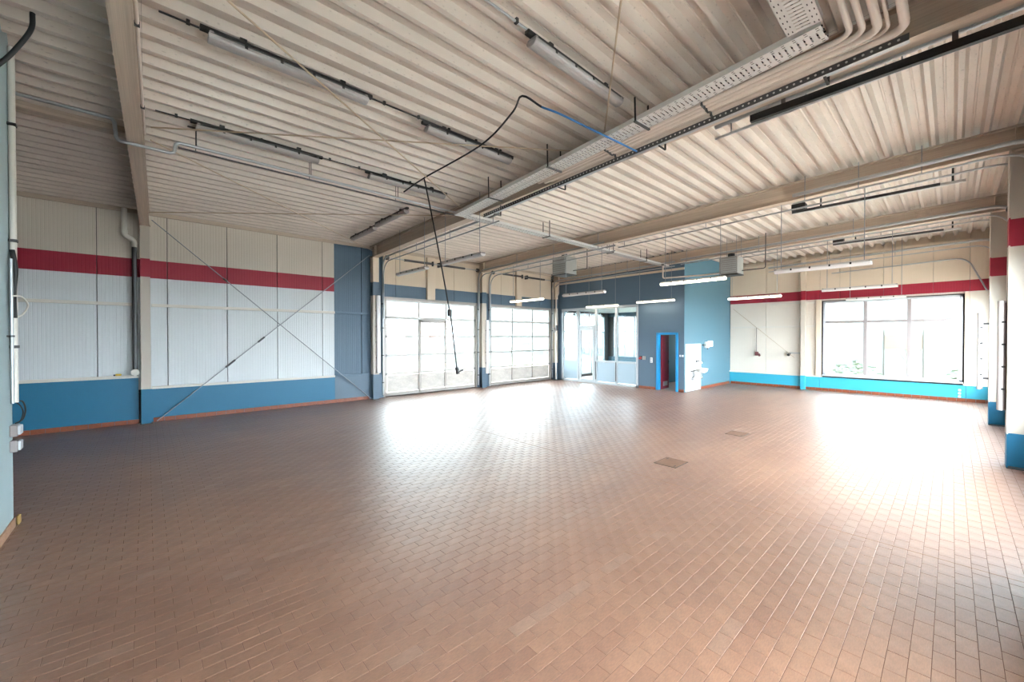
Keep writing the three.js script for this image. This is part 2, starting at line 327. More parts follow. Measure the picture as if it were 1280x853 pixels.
// ---- far wall with the three-light window
const wallB = struct('wall_back', 'cream panel wall with red stripe and blue dado around the wide window', 'wall');
{
  const bk = [UE + 0.035, UE + 0.17], y1 = 5.32;
  part(wallB, 'core', [B(...bk, -0.1, y1, 3.26, 6.9), B(...bk, -0.1, 0.6, -0.22, 3.26), B(...bk, 3.3, y1, -0.22, 3.26), B(...bk, -0.1, y1, VR - 0.3, -0.22),
    B(...bk, -0.1, 0.95, 6.9, VL + 0.3), B(...bk, 3.1, y1, 6.9, VL + 0.3), B(...bk, 0.95, 3.1, 7.7, 8.6), B(...bk, 0.95, 3.1, 12.4, VL + 0.3)], M.joint);
  const tint = (u, y) => (y > 3.42 && y < 3.77 ? COL.red : y >= 3.77 ? COL.beige : COL.warm);
  const full = [[-1.0, -0.36], [3.36, 3.95], [3.95, 5.13], [5.13, 6.5]];
  for (const [a, b] of full) part(wallB, 'panel', paint(panelGeo('v', a + 0.002, b - 0.002, [0.5, 3.42, 3.77, y1], UE, -1), tint), M.panel);
  for (const [a, b] of [[-0.36, 0.42], [0.42, 1.6], [1.6, 2.78], [2.78, 3.36]]) part(wallB, 'panel', paint(panelGeo('v', a + 0.002, b - 0.002, [3.36, 3.42, 3.77, y1], UE, -1), tint), M.panel);
  for (const [a, b] of [[-1.0, -0.3], [-0.3, 3.35], [3.35, 6.5]]) part(wallB, 'dado', paint(RB(UE - 0.045, UE + 0.03, 0, 0.5, a + 0.003, b - 0.003, 0.004), () => COL.blueWin), M.dado);
  for (const [a, b] of [[-1.0, -0.24], [3.27, 6.5]]) part(wallB, 'sill', RB(UE - 0.075, UE, 0.5, 0.555, a, b, 0.006), M.sill);
  part(wallB, 'girt_rail', RB(UE - 0.07, UE - 0.001, 2.38, 2.44, 3.5, 6.46, 0.006), M.sill);
  part(wallB, 'girt_rail', RB(UE - 0.07, UE - 0.001, 3.3, 3.35, 3.5, 5.0, 0.006), M.sill);
  for (const [a, b] of [[3.3, 3.46], [-0.36, -0.26]]) part(wallB, 'window_post', RB(UE - 0.09, UE - 0.001, 0.56, 3.4, a, b, 0.006), M.beige);
  skirting(wallB, 'v', -0.9, 6.45, UE - 0.045, -1);
  part(wallB, 'edge_beam', [B(UE - 0.16, UE - 0.002, 4.93, 4.945, VR, 6.5), B(UE - 0.16, UE - 0.15, 4.93, 5.03, VR, 6.5), B(UE - 0.16, UE - 0.002, 5.02, 5.03, VR, 6.5)], M.beige);
}
// the window itself: frame bars and panes
const win = struct('window_1', 'three-light window with transom bars facing bare trees outside', 'window');
{
  const a = -0.22, b = 3.25, y0 = 0.6, y1 = 3.32, t = 2.555, ms = [0.96, 2.06];
  part(win, 'frame', [B(UE - 0.05, UE + 0.08, y0, y0 + 0.06, a, b), B(UE - 0.05, UE + 0.08, y1 - 0.06, y1, a, b), B(UE - 0.05, UE + 0.08, y0, y1, a, a + 0.07), B(UE - 0.05, UE + 0.08, y0, y1, b - 0.07, b)], M.winWhite);
  for (const m of ms) part(win, 'mullion', RB(UE - 0.06, UE + 0.08, y0 + 0.06, y1 - 0.06, m - 0.05, m + 0.05, 0.008), M.winFrame);
  const cs = [a + 0.07, ms[0] - 0.05, ms[0] + 0.05, ms[1] - 0.05, ms[1] + 0.05, b - 0.07];
  for (let i = 0; i < 6; i += 2) {
    part(win, 'transom', RB(UE - 0.05, UE + 0.07, t - 0.04, t + 0.04, cs[i], cs[i + 1], 0.008), M.winFrame);
    for (const [p, q] of [[y0 + 0.06, t - 0.04], [t + 0.04, y1 - 0.06]]) part(win, 'pane', B(UE + 0.015, UE + 0.017, p, q, cs[i], cs[i + 1]), M.dimmingGlass);
  }
  part(win, 'window_sill', RB(UE - 0.12, UE + 0.02, 0.555, 0.6, a - 0.02, b + 0.02, 0.008), M.winWhite);
}

// ---- right wall: three glazed gates and a narrow one added for its light
const rightGates = [[0.7, 3.0], [5.75, 9.45], [10.1, 13.85], [14.55, 18.3]];
const wallR = struct('wall_right', 'white panel wall between the glazed gates of the right-hand side', 'wall');
{
  const bk = [VR - 0.16, VR - 0.035], y1 = ROOF(VR) + 0.1, list = [B(UB - 0.2, UE + 0.3, 3.36, y1, ...bk)];
  let u = UB - 0.2; for (const [a, b] of rightGates) { list.push(B(u, a - 0.04, -0.1, 3.36, ...bk)); u = b + 0.04; } list.push(B(u, UE + 0.3, -0.1, 3.36, ...bk));
  part(wallR, 'core', list, M.joint);
  const tint = (uu, y) => (y > 3.39 && y < 3.81 ? COL.red : y < 0.52 ? COL.blue : COL.white);
  for (let s = -1.0; s < UE - 0.1; s += 1.176) part(wallR, 'panel', paint(panelGeo('u', s + 0.002, Math.min(s + 1.174, UE), [3.36, 3.39, 3.81, y1], VR, 1), tint), M.panel);
  for (const [a, b] of [[-1.0, 0.63], [3.07, 3.95], [3.95, 4.83], [4.83, 5.7], [9.5, 10.05], [13.9, 14.5], [18.35, 18.73]]) part(wallR, 'panel', paint(panelGeo('u', a, b, [0, 0.52, 3.36], VR, 1), tint), M.panel);
}

// ---- partition at the near left with its open end, and the shell of the next room beyond it
const wallF = struct('wall_front', 'pale blue-grey partition wall ending beside the conduits', 'wall');
part(wallF, 'wall_body', [B(UP - 0.24, UP, -0.1, 5.3, VR - 0.2, 6.64)], std({ color: 0xa9bcc0, roughness: 0.7, bumpMap: fine, bumpScale: 0.002 }));
skirting(wallF, 'v', 1.04, 6.64, UP, 1, std({ color: 0xc9a184, roughness: 0.5, map: tileTex }));
const wallN = struct('wall_next_room', 'plain side walls of the neighbouring bay beyond the partition', 'wall');
part(wallN, 'wall_body', [B(UB - 0.2, UB, -0.1, 5.3, VR - 0.3, VL + 0.2), B(UB, UP - 0.24, -0.1, 5.3, 5.0, 5.2)], M.white);

// ---- inner walls of the office box
const wallI = struct('wall_inner', 'grey-blue office wall with red door and glazed front', 'wall');
const UG = 14.32, VS = 6.5;
{
  const top = 5.15;
  part(wallI, 'office_front', [B(UG, UG + 0.14, 3.3, top, VS + 0.003, VL), B(UG, UG + 0.14, -0.05, 3.3, 7.55, 8.33), B(UG, UG + 0.14, 2.15, 3.3, 6.73, 7.55), B(UG, UG + 0.14, -0.05, 3.3, VS + 0.003, 6.73), B(UG, UG + 0.14, -0.05, 3.3, 12.25, VL)], M.greyBlue);
  part(wallI, 'office_side', B(UG + 0.004, UE, -0.05, top, VS, VS + 0.14), M.officeBlue);
  part(wallI, 'dividing_wall', B(UG + 0.14, UE, -0.05, 3.3, 8.38, 8.5), M.officeBlue);
  part(wallI, 'office_ceiling', B(UG + 0.14, UE + 0.03, 3.3, 3.42, VS + 0.1, VL), M.white);
  part(wallI, 'office_rear', [B(UE - 0.02, UE + 0.03, -0.05, 3.35, VS, 6.9), B(UE - 0.02, UE + 0.03, -0.05, 3.35, 7.7, 8.6), B(UE - 0.02, UE + 0.03, -0.05, 0.95, 6.9, 12.7), B(UE - 0.02, UE + 0.03, 3.1, 3.35, 6.9, 12.7)], M.officeBlue);
  part(wallI, 'head_trim', B(UG - 0.03, UG + 0.0, 4.44, 4.52, VS, 12.5), M.beige);
  skirting(wallI, 'u', 15.76, 18.7, VS, -1); skirting(wallI, 'v', 7.6, 8.3, UG, -1); skirting(wallI, 'v', 6.5, 6.7, UG, -1);
}
// windows of the office in the outer walls; the washroom one is added for light
for (const [n, along, s0, s1, f, lab] of [['window_2', 'v', 8.6, 12.4, UE + 0.06, 'office window in the rear wall seen through the glazed partition'], ['window_3', 'u', 14.9, 18.4, VL + 0.06, 'office side window next to the second gate'], ['window_4', 'v', 6.9, 7.7, UE + 0.06, 'small window added to light the washroom behind the red door']]) {
  const w = struct(n, lab, 'window'), y0 = n === 'window_3' ? 0.1 : 0.95, y1 = 3.1;
  const bx = (a, b, p, q, d0 = -0.04, d1 = 0.04) => (along === 'v' ? B(f + d0, f + d1, p, q, a, b) : B(a, b, p, q, f + d0, f + d1));
  part(w, 'frame', [bx(s0, s1, y0, y0 + 0.06), bx(s0, s1, y1 - 0.06, y1), bx(s0, s0 + 0.06, y0, y1), bx(s1 - 0.06, s1, y0, y1)], M.winWhite);
  const n2 = Math.max(1, Math.round((s1 - s0) / 1.3)), st = (s1 - s0) / n2;
  for (let i = 0; i < n2; i++) {
    if (i) part(w, 'mullion', bx(s0 + i * st - 0.04, s0 + i * st + 0.04, y0, y1), M.winWhite);
    part(w, 'transom', bx(s0 + i * st + 0.04, s0 + (i + 1) * st - 0.04, 2.25, 2.31), M.winWhite);
    for (const [p, q] of [[y0 + 0.06, 2.25], [2.31, y1 - 0.06]]) part(w, 'pane', bx(s0 + i * st + 0.05, s0 + (i + 1) * st - 0.05, p, q, -0.001, 0.001), M.dimmingGlass);
  }
}

// ================================================================ STEEL FRAME
const iSection = (u, y0, y1, vFront, vBack, w, tf = 0.016, tw = 0.01) => {   // a column: flanges face across the hall
  const s = Math.sign(vBack - vFront);
  return [B(u - w / 2, u + w / 2, y0, y1, vFront, vFront + s * tf), B(u - w / 2, u + w / 2, y0, y1, vBack - s * tf, vBack), B(u - tw / 2, u + tw / 2, y0, y1, vFront + s * tf, vBack - s * tf)];
};
function bandColumn(name, u, w, vF, vB, bands, label, group) {
  const t = thing(name, label, 'column', group), top = ROOF((vF + vB) / 2) - 0.35;
  const parts = []; let y = 0;
  for (const [yy, c] of [...bands, [top, bands.last]]) { const c2 = c; if (yy > y) parts.push(paint(join(iSection(u, y, yy, vF, vB, w)), () => c2)); y = yy; }
  part(t, 'shaft', parts, M.column);
  part(t, 'base_plate', B(u - w / 2 - 0.02, u + w / 2 + 0.02, 0.0, 0.012, Math.min(vF, vB) - 0.01, Math.max(vF, vB)), M.galvDark);
  part(t, 'head_plate', B(u - w / 2 - 0.01, u + w / 2 + 0.01, top, top + 0.014, Math.min(vF, vB), Math.max(vF, vB)), M.beam);
  return settle(t);
}
const b1 = (dado, body, stripe) => { const a = [[dado, COL.blue], [3.39, body], [3.81, stripe]]; a.last = body; return a; };
bandColumn('steel_column', -0.02, 0.17, 12.48, 12.64, b1(0.8, COL.cream, COL.red), 'cream steel column with red band and blue foot between the white wall bays');
{ const a = [[0.8, COL.greyBlue], [3.34, COL.cream], [3.77, COL.greyBlue]]; a.last = COL.beige;
  bandColumn('steel_column', 5.44, 0.2, 12.45, 12.64, a, 'cream steel column with grey-blue band left of the gate with the wicket door');
  bandColumn('steel_column', 9.86, 0.22, 12.45, 12.64, a, 'cream steel column with grey-blue foot between the two left-hand gates');
  bandColumn('steel_column', 14.16, 0.18, 12.45, 12.64, a, 'cream steel column between the second gate and the glazed office front'); }
{ const a = b1(0.52, COL.cream, COL.red);
  bandColumn('steel_column', 9.82, 0.26, -0.57, -0.97, a, 'steel column with blue foot and red band carrying the nearest curved gate track');
  bandColumn('steel_column', 14.29, 0.26, -0.57, -0.97, a, 'steel column with blue foot and red band between the two farther right-hand gates');
  bandColumn('steel_column', 5.42, 0.26, -0.57, -0.97, a, 'steel column of the right-hand wall under the beam with the cable tray'); }
{ const t = thing('wall_post', 'slim cream post with blue foot on the window wall left of the window', 'column');
  part(t, 'shaft', [paint(RB(UE - 0.2, UE - 0.05, 0, 0.53, 3.77, 3.92, 0.006), () => COL.blueWin), paint(RB(UE - 0.2, UE - 0.05, 0.53, 3.42, 3.77, 3.92, 0.006), () => COL.cream), paint(RB(UE - 0.2, UE - 0.05, 3.42, 3.77, 3.77, 3.92, 0.006), () => COL.red), paint(RB(UE - 0.2, UE - 0.05, 3.77, 5.08, 3.77, 3.92, 0.006), () => COL.beige)], M.column); settle(t); }
function beam(u, v0, v1, label, depth = 0.37, w = 0.2, skew = 0) {
  const t = thing('roof_beam', label, 'beam'), yT = -0.004, yB = -depth, tf = 0.018;
  const slope = (g) => { const p = g.attributes.position; for (let i = 0; i < p.count; i++) { p.setY(i, p.getY(i) + ROOF(-p.getZ(i))); p.setX(i, p.getX(i) + skew * (-p.getZ(i) - 12.6)); } g.computeVertexNormals(); return g; };
  part(t, 'top_flange', slope(B(u - w / 2, u + w / 2, yT - tf, yT, v0, v1)), M.beam);
  part(t, 'web', slope(B(u - 0.006, u + 0.006, yB + tf, yT - tf, v0, v1)), M.beam);
  part(t, 'bottom_flange', slope(B(u - w / 2, u + w / 2, yB, yB + tf, v0, v1)), M.beam);
  for (const v of [v0 + 0.35, v1 - 0.35]) part(t, 'stiffener', slope(B(u - w / 2 + 0.01, u + w / 2 - 0.01, yB + tf, yT - tf, v - 0.006, v + 0.006)), M.beam);
  // splice plate seam
  part(t, 'splice_plate', slope(join([B(u - 0.016, u - 0.006, yB + 0.05, yT - 0.05, 0.35, 0.65), B(u + 0.006, u + 0.016, yB + 0.05, yT - 0.05, 0.35, 0.65)])), M.beam);
  return settle(t);
}
beam(FR.a, -0.98, 12.66, 'roof beam crossing above the cream column of the white wall', 0.37, 0.165, 0.0165);
beam(FR.b, -0.98, 12.66, 'roof beam beside the perforated cable tray and conduit bundle');
beam(FR.c, -0.98, 12.66, 'roof beam above the hanging lamps between the first and second gates');
beam(FR.d, -0.98, 12.66, 'roof beam running in line with the glazed office front');

// wall and roof bracing rods
function rodThing(name, a, b, r, label, m, extra) {
  const t = thing(name, label, 'rod'); part(t, 'rod', bar(a, b, r), m);
  if (extra) { const A = new THREE.Vector3(...a), D = new THREE.Vector3(...b).sub(A); for (const [p, q] of extra) part(t, 'turnbuckle', bar(A.clone().addScaledVector(D, p).toArray(), A.clone().addScaledVector(D, q).toArray(), r * 2.1), M.galvDark); }
  settle(t);
}
rodThing('bracing_rod', [0.16, 0.03, 12.56], [5.28, 4.62, 12.56], 0.011, 'wall bracing rod rising from the cream column foot towards the gate column', M.rodGrey, [[0.26, 0.3], [0.4, 0.43]]);
rodThing('bracing_rod', [0.1, 4.72, 12.52], [5.3, 0.03, 12.52], 0.011, 'wall bracing rod falling from the cream column head to the gate column foot', M.rodGrey, [[0.26, 0.275]]);
rodThing('bracing_rod', [UE - 0.22, 3.2, 6.3], [UE - 0.22, 1.2, 4.1], 0.01, 'thin bracing rod on the window wall beside the blue office box', M.rod);
const RY = (v) => ROOF(v) - 0.2;
for (const [u0, v0, u1, v1, lab] of [[0.06, 3.9, 5.3, 7.4, 'roof bracing rod running from the first beam to the end of the cable tray'], [0.06, 7.3, 5.3, 3.75, 'roof bracing rod crossing beneath the surface-mounted ceiling lamps'], [0.06, 7.75, 5.3, 12.35, 'roof bracing rod ending above the grey-blue wall section'], [0.06, 11.85, 5.3, 7.8, 'roof bracing rod starting at the cream column head'], [0.06, -0.42, 5.3, 3.72, 'pale roof bracing rod meeting the cable tray beside the nearest ceiling lamp']])
  rodThing('roof_rod', [u0, RY(v0), v0], [u1, RY(v1), v1], 0.011, lab, M.rod);

// ================================================================ GATES
// A glazed sectional gate. f: plane, dir: side it is seen from (+1 looks to larger v), rows of glass above a solid panel.
function gate(u0, u1, f, dir, mull, label, wicket, trackTo) {
  const glazing = dir < 0 ? M.dimmingGlass : M.glass;      // left-hand panes are tinted to dim the outside, right-hand ones stay clear
  const t = thing('sectional_gate', label, 'gate');
  const D = (a, b) => [f + dir * a, f + dir * b], H = 3.3, rows = [0.14, 0.76, 1.39, 2.025, 2.66, 3.25];
  const cols = [u0 + 0.07, ...mull, u1 - 0.07];
  // leaf: bottom rail, solid section, glazed sections
  part(t, 'bottom_rail', RB(u0 + 0.02, u1 - 0.02, 0.02, 0.14, ...D(-0.02, 0.03), 0.006), M.gateFrame);
  part(t, 'rubber_seal', B(u0 + 0.02, u1 - 0.02, 0.0, 0.022, ...D(-0.015, 0.02)), M.rubber);
  for (let i = 0; i < cols.length - 1; i++) part(t, 'solid_panel', RB(cols[i] + 0.025, cols[i + 1] - 0.025, 0.15, 0.71, ...D(-0.012, 0.012), 0.006), M.gatePanel);
  for (let j = 1; j < rows.length; j++) {
    const y = rows[j]; part(t, 'rail', RB(u0 + 0.02, u1 - 0.02, y - 0.034, y - 0.002, ...D(-0.02, 0.028), 0.005), M.gateFrame); if (j < rows.length - 1) part(t, 'rail', RB(u0 + 0.02, u1 - 0.02, y + 0.002, y + 0.034, ...D(-0.02, 0.026), 0.005), M.gateFrame);
  }
  part(t, 'stile', RB(u0 + 0.01, u0 + 0.075, 0.02, 3.25, ...D(-0.02, 0.03), 0.006), M.gateFrame);
  part(t, 'stile', RB(u1 - 0.075, u1 - 0.01, 0.02, 3.25, ...D(-0.02, 0.03), 0.006), M.gateFrame);
  for (const m of mull) part(t, 'stile', RB(m - 0.026, m + 0.026, 0.13, 3.23, ...D(-0.018, 0.024), 0.006), M.gateFrame);
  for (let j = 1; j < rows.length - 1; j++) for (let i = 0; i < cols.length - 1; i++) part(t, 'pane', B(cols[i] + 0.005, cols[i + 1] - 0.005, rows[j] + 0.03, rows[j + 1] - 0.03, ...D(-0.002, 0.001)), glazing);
  // hinges and rollers at the section joints
  for (const y of rows.slice(1, -1)) for (const u of [u0 + 0.045, u1 - 0.045]) part(t, 'roller_hinge', [RB(u - 0.02, u + 0.02, y - 0.045, y + 0.045, ...D(0.028, 0.05), 0.004), bar([u - 0.045, y + 0.02, f + dir * 0.045], [u + 0.045, y + 0.02, f + dir * 0.045], 0.014)], M.galvDark);
  for (const u of mull) for (const y of rows.slice(1, -1)) part(t, 'hinge', RB(u - 0.015, u + 0.015, y - 0.035, y + 0.035, ...D(0.025, 0.036), 0.003), M.galv);
  // fixed frame round the opening
  part(t, 'jamb', [B(u0 - 0.06, u0 + 0.015, 0, H + 0.02, ...D(-0.03, 0.06))], M.gateFrame); part(t, 'jamb', [B(u1 - 0.015, u1 + 0.06, 0, H + 0.02, ...D(-0.03, 0.06))], M.gateFrame);
  part(t, 'head', B(u0 - 0.06, u1 + 0.06, H - 0.045, H + 0.05, ...D(-0.03, 0.06)), M.gateFrame);
  if (wicket) {
    const [a, b] = wicket, yb = 0.05, yt = 2.62, w = part(t, 'wicket_door', [RB(a, a + 0.08, yb, yt, ...D(0.026, 0.05), 0.005), RB(b - 0.08, b, yb, yt, ...D(0.026, 0.05), 0.005), RB(a, b, yt - 0.1, yt, ...D(0.026, 0.05), 0.005), RB(a, b, yb, yb + 0.08, ...D(0.026, 0.05), 0.005)], M.gateFrame);
    part(w, 'handle', [bar([b - 0.05, 1.06, f + dir * 0.05], [b - 0.05, 1.06, f + dir * 0.09], 0.01), bar([b - 0.05, 1.06, f + dir * 0.09], [b - 0.16, 1.06, f + dir * 0.09], 0.01)], M.dark);
    part(w, 'door_closer', RB(a + 0.1, a + 0.42, yt - 0.095, yt - 0.03, ...D(0.05, 0.1), 0.008), M.winFrame);
    part(w, 'notice', B(a + 0.36, a + 0.68, 1.98, 2.06, ...D(0.004, 0.006)), M.signRed);
  }
  // tracks: up the jambs, round the bend, back under the roof
  for (const u of [u0 - 0.09, u1 + 0.09]) {
    const yt = ROOF(f) - 0.3, v1 = f + dir * trackTo, yb = ROOF(v1) - 0.32;
    const rail = bent([[u, 0.1, f + dir * 0.1], [u, yt, f + dir * 0.1], [u, yb, v1]], dir > 0 ? 0.036 : 0.028, 0.42, 8);
    part(t, 'track', rail, M.galv);
    const rail2 = bent([[u, 2.6, f + dir * 0.17], [u, yt - 0.16, f + dir * 0.17], [u, yb - 0.16, v1]], 0.018, 0.5, 6);
    part(t, 'track', rail2, M.galv);
    for (let k = 1; k <= 3; k++) { const vv = f + dir * (0.6 + (trackTo - 0.8) * k / 3), y = yt + (yb - yt) * Math.abs(vv - f) / trackTo; part(t, 'hanger', B(u - 0.008, u + 0.008, y - 0.17, ROOF(vv) + 0.005, vv - 0.006, vv + 0.006), M.rodGrey); }
    for (const y of [0.5, 1.4, 2.3, 3.1]) part(t, 'bracket', B(u - 0.03, u + 0.03, y - 0.02, y + 0.02, f + dir * 0.02, f + dir * 0.13), M.galvDark);
  }
  if (dir > 0 && trackTo > 4) {      // drive rail and motor of the gate opener
    const u = u0 + 0.3, va = f + 0.9, vb = f + 3.4, y = ROOF(1) - 0.5;
    part(t, 'drive_rail', [RB(u - 0.03, u + 0.03, y, y + 0.05, va, vb, 0.006)], M.tray); part(t, 'chain_guide', B(u - 0.045, u - 0.031, y + 0.01, y + 0.06, va + 0.3, vb), M.galvDark);
    part(t, 'motor', RB(u - 0.1, u + 0.1, y + 0.05, y + 0.2, vb - 0.25, vb, 0.02), M.dark);
    for (const v of [va + 0.15, vb - 0.5]) part(t, 'rail_hanger', B(u - 0.008, u + 0.008, y + 0.05, ROOF(v) + 0.005, v - 0.015, v + 0.015), M.dark);
  }
  // spring shaft above the opening
  const ys = 4.62 + (dir > 0 ? 0.15 : 0);
  part(t, 'shaft', bar([u0 - 0.05, ys, f + dir * 0.2], [u1 + 0.05, ys, f + dir * 0.2], 0.016), M.galv);
  const mid = (u0 + u1) / 2;
  part(t, 'torsion_spring', bar([mid - 1.25, ys, f + dir * 0.2], [mid - 0.2, ys, f + dir * 0.2], 0.04, 12), M.galvDark);
  part(t, 'torsion_spring', bar([mid + 0.2, ys, f + dir * 0.2], [mid + 1.25, ys, f + dir * 0.2], 0.04, 12), M.galvDark);
  for (const u of [u0 + 0.02, u1 - 0.02]) part(t, 'cable_drum', bar([u - 0.04, ys, f + dir * 0.2], [u + 0.04, ys, f + dir * 0.2], 0.075, 16), M.galvDark);
  for (const u of [mid - 0.15, mid + 0.15]) part(t, 'shaft_bracket', B(u - 0.02, u + 0.02, ys - 0.08, ys + 0.08, f + dir * 0.01, f + dir * 0.24), M.galvDark);
  return settle(t);
}
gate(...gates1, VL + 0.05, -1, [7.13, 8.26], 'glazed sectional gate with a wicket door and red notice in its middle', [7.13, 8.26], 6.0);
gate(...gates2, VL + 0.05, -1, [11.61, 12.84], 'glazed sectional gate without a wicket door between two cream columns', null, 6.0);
gate(...rightGates[0], VR - 0.04, 1, [1.85], 'narrow right-hand glazed gate opposite the white wall with the bracing rods', null, 1.2);  // added opening, brings daylight to the left wall and near floor
gate(...rightGates[1], VR - 0.04, 1, [7.0, 8.2], 'right-hand glazed gate between the cable tray beam and the first banded column', null, 3.2);
gate(...rightGates[2], VR - 0.04, 1, [11.35, 12.6], 'right-hand glazed gate between the two red-banded columns', null, 7.5);
gate(...rightGates[3], VR - 0.04, 1, [15.8, 17.05], 'right-hand glazed gate next to the window wall', null, 6.0);

// ================================================================ OFFICE FRONT
{
  const t = thing('glass_partition', 'white framed glazed office front with a glass door beside the gate', 'partition');
  const u = UG, D = [u - 0.03, u + 0.08], y1 = 3.27, sill = 0.98;
  part(t, 'frame', [B(...D, y1 - 0.07, y1 + 0.03, 8.33, 12.25), B(...D, 0, 0.09, 8.33, 12.25), B(...D, 0, y1, 12.15, 12.25), B(...D, 0, y1, 8.33, 8.41)], M.winWhite);
  for (const v of [9.32, 10.33, 11.3]) part(t, 'mullion', RB(u - 0.04, u + 0.08, 0.05, y1 - 0.05, v - 0.05, v + 0.05, 0.006), M.winWhite);
  for (const v of [9.32, 10.33]) part(t, 'cover_strip', B(u - 0.046, u - 0.039, 0.18, 0.96, v - 0.02, v + 0.02), M.galvDark);
  const bays = [[8.41, 9.27], [9.37, 10.28], [11.35, 12.15]];
  for (const [a, b] of bays) {
    part(t, 'sill_rail', RB(u - 0.05, u + 0.08, sill - 0.05, sill + 0.03, a, b, 0.006), M.winWhite);
    part(t, 'infill_panel', RB(u - 0.012, u + 0.02, 0.12, sill - 0.06, a + 0.02, b - 0.02, 0.004), std({ color: 0xa6b8c4, roughness: 0.4 }));
    part(t, 'pane', B(u + 0.01, u + 0.012, sill + 0.03, y1 - 0.07, a, b), M.glass);
  }
  part(t, 'transom', RB(u - 0.03, u + 0.08, 2.42, 2.5, 10.38, 11.25, 0.006), M.winWhite);
  part(t, 'pane', B(u + 0.01, u + 0.012, 2.5, y1 - 0.07, 10.38, 11.25), M.glass);
  const d = part(t, 'door', [RB(u - 0.035, u + 0.03, 0.02, 2.4, 10.4, 10.5, 0.006), RB(u - 0.035, u + 0.03, 0.02, 2.4, 11.13, 11.23, 0.006), RB(u - 0.035, u + 0.03, 2.3, 2.4, 10.5, 11.13, 0.006), RB(u - 0.035, u + 0.03, 0.02, 0.16, 10.5, 11.13, 0.006)], M.winWhite);
  part(d, 'pane', B(u, u + 0.002, 0.16, 2.3, 10.5, 11.13), M.glass);
  part(d, 'handle', [bar([u - 0.03, 1.05, 10.45], [u - 0.08, 1.05, 10.45], 0.01), bar([u - 0.08, 1.05, 10.45], [u - 0.08, 1.05, 10.57], 0.01)], M.chrome);
  part(d, 'paper_notice', B(u - 0.004, u - 0.002, 1.3, 1.6, 10.72, 10.94), std({ color: 0xd9d0d6, roughness: 0.8 }));
  settle(t);
}
{ // red door in its blue frame, standing open into the washroom
  const t = struct('door_1', 'dark red door with louvre standing open in a bright blue frame', 'door');
  part(t, 'frame', [RB(UG - 0.04, UG + 0.16, 0, 2.17, 7.47, 7.56, 0.006), RB(UG - 0.04, UG + 0.16, 0, 2.17, 6.72, 6.8, 0.006), RB(UG - 0.04, UG + 0.16, 2.09, 2.17, 6.72, 7.56, 0.006)], M.doorBlue, 'bright blue frame');
  const g = new THREE.Group(); g.name = 'door_leaf'; g.position.copy(V(UG + 0.12, 0, 7.46)); g.rotation.y = 4 * Math.PI / 180; t.add(g);
  part(g, 'leaf', RB(0, 0.68, 0.02, 2.08, -0.04, 0, 0.006), M.red);
  part(g, 'vent_frame', RB(0.14, 0.54, 0.13, 0.3, -0.048, -0.038, 0.003), M.galv);
  for (let k = 0; k < 5; k++) part(g, 'louvre', RB(0.16, 0.52, 0.15 + k * 0.028, 0.166 + k * 0.028, -0.056, -0.046, 0.002), M.galv);
  part(g, 'handle', [bar([0.61, 1.05, -0.04], [0.61, 1.05, -0.09], 0.01), bar([0.61, 1.05, -0.09], [0.5, 1.05, -0.09], 0.01), RB(0.59, 0.63, 0.95, 1.12, -0.046, -0.04, 0.003)], M.dark);
}

// ================================================================ LAMPS
function lampParts(t, L, on, opt = {}) {
  const cm = opt.cover ?? M.lampCover;    // long axis along z, origin at the underside of the housing's top, centred
  const h = L / 2;
  const sh = new THREE.Shape(); sh.moveTo(-0.055, 0); sh.lineTo(-0.07, 0.025); sh.lineTo(-0.045, 0.055); sh.lineTo(0.045, 0.055); sh.lineTo(0.07, 0.025); sh.lineTo(0.055, 0); sh.closePath();
  const body = clean(new THREE.ExtrudeGeometry(sh, { depth: L - 0.06, bevelEnabled: false })); body.translate(0, 0, -(L - 0.06) / 2);
  part(t, 'housing', body, opt.body ?? M.lampBody);
  const cv = new THREE.Shape(); cv.moveTo(-0.068, 0.02); cv.bezierCurveTo(-0.07, -0.05, 0.07, -0.05, 0.068, 0.02); cv.closePath();
  const cover = clean(new THREE.ExtrudeGeometry(cv, { depth: L - 0.05, bevelEnabled: true, bevelThickness: 0.012, bevelSize: 0.004, bevelSegments: 2, curveSegments: 10 })); cover.translate(0, -0.004, -(L - 0.05) / 2);
  const dif = part(t, 'diffuser', cover, on ? M.lampOn : cm);
  for (const s of [-1, 1]) part(t, 'end_cap', RB(-0.066, 0.066, -0.012, 0.052, s * (h - 0.04) - 0.02, s * (h - 0.04) + 0.02, 0.012), on ? M.lampBody : M.winFrame);
  for (const z of [-0.6, -0.2, 0.2, 0.6]) for (const s of [-1, 1]) part(dif, 'clip', RB(s * 0.072 - 0.006, s * 0.072 + 0.006, 0.0, 0.04, z * h - 0.014, z * h + 0.014, 0.003), M.dark);
  if (on) {
    const l = new THREE.RectAreaLight(0xfff1d8, 14, 0.1, L - 0.12); l.position.set(0, -0.052, 0); l.rotation.x = -Math.PI / 2; t.add(l);
  }
}
function hangingLamp(u, y, v0, v1, on, label, group) {
  const t = thing('hanging_lamp', label, 'lamp', group), vc = (v0 + v1) / 2, L = Math.abs(v1 - v0);
  lampParts(t, L, on);
  for (const s of [-0.42, 0.42]) { const top = ROOF(vc + s * L) + 0.088 - y; part(t, 'hanger_rod', bar([0, 0.05, s * L], [0, top, s * L], 0.007), M.rodGrey); }
  delete t.userData.base; t.position.copy(V(u, y, vc)); return t;
}
hangingLamp(5.25, 3.75, 10.55, 8.95, false, 'unlit hanging strip lamp nearer the gate with the wicket door');
hangingLamp(5.28, 3.76, 8.29, 6.69, false, 'unlit hanging strip lamp below the end of the cable tray');
hangingLamp(9.84, 3.29, 10.86, 9.26, true, 'lit hanging strip lamp in front of the gate without wicket door');
hangingLamp(9.84, 3.32, 8.38, 6.78, false, 'unlit hanging strip lamp before the grey-blue wall over the office front');
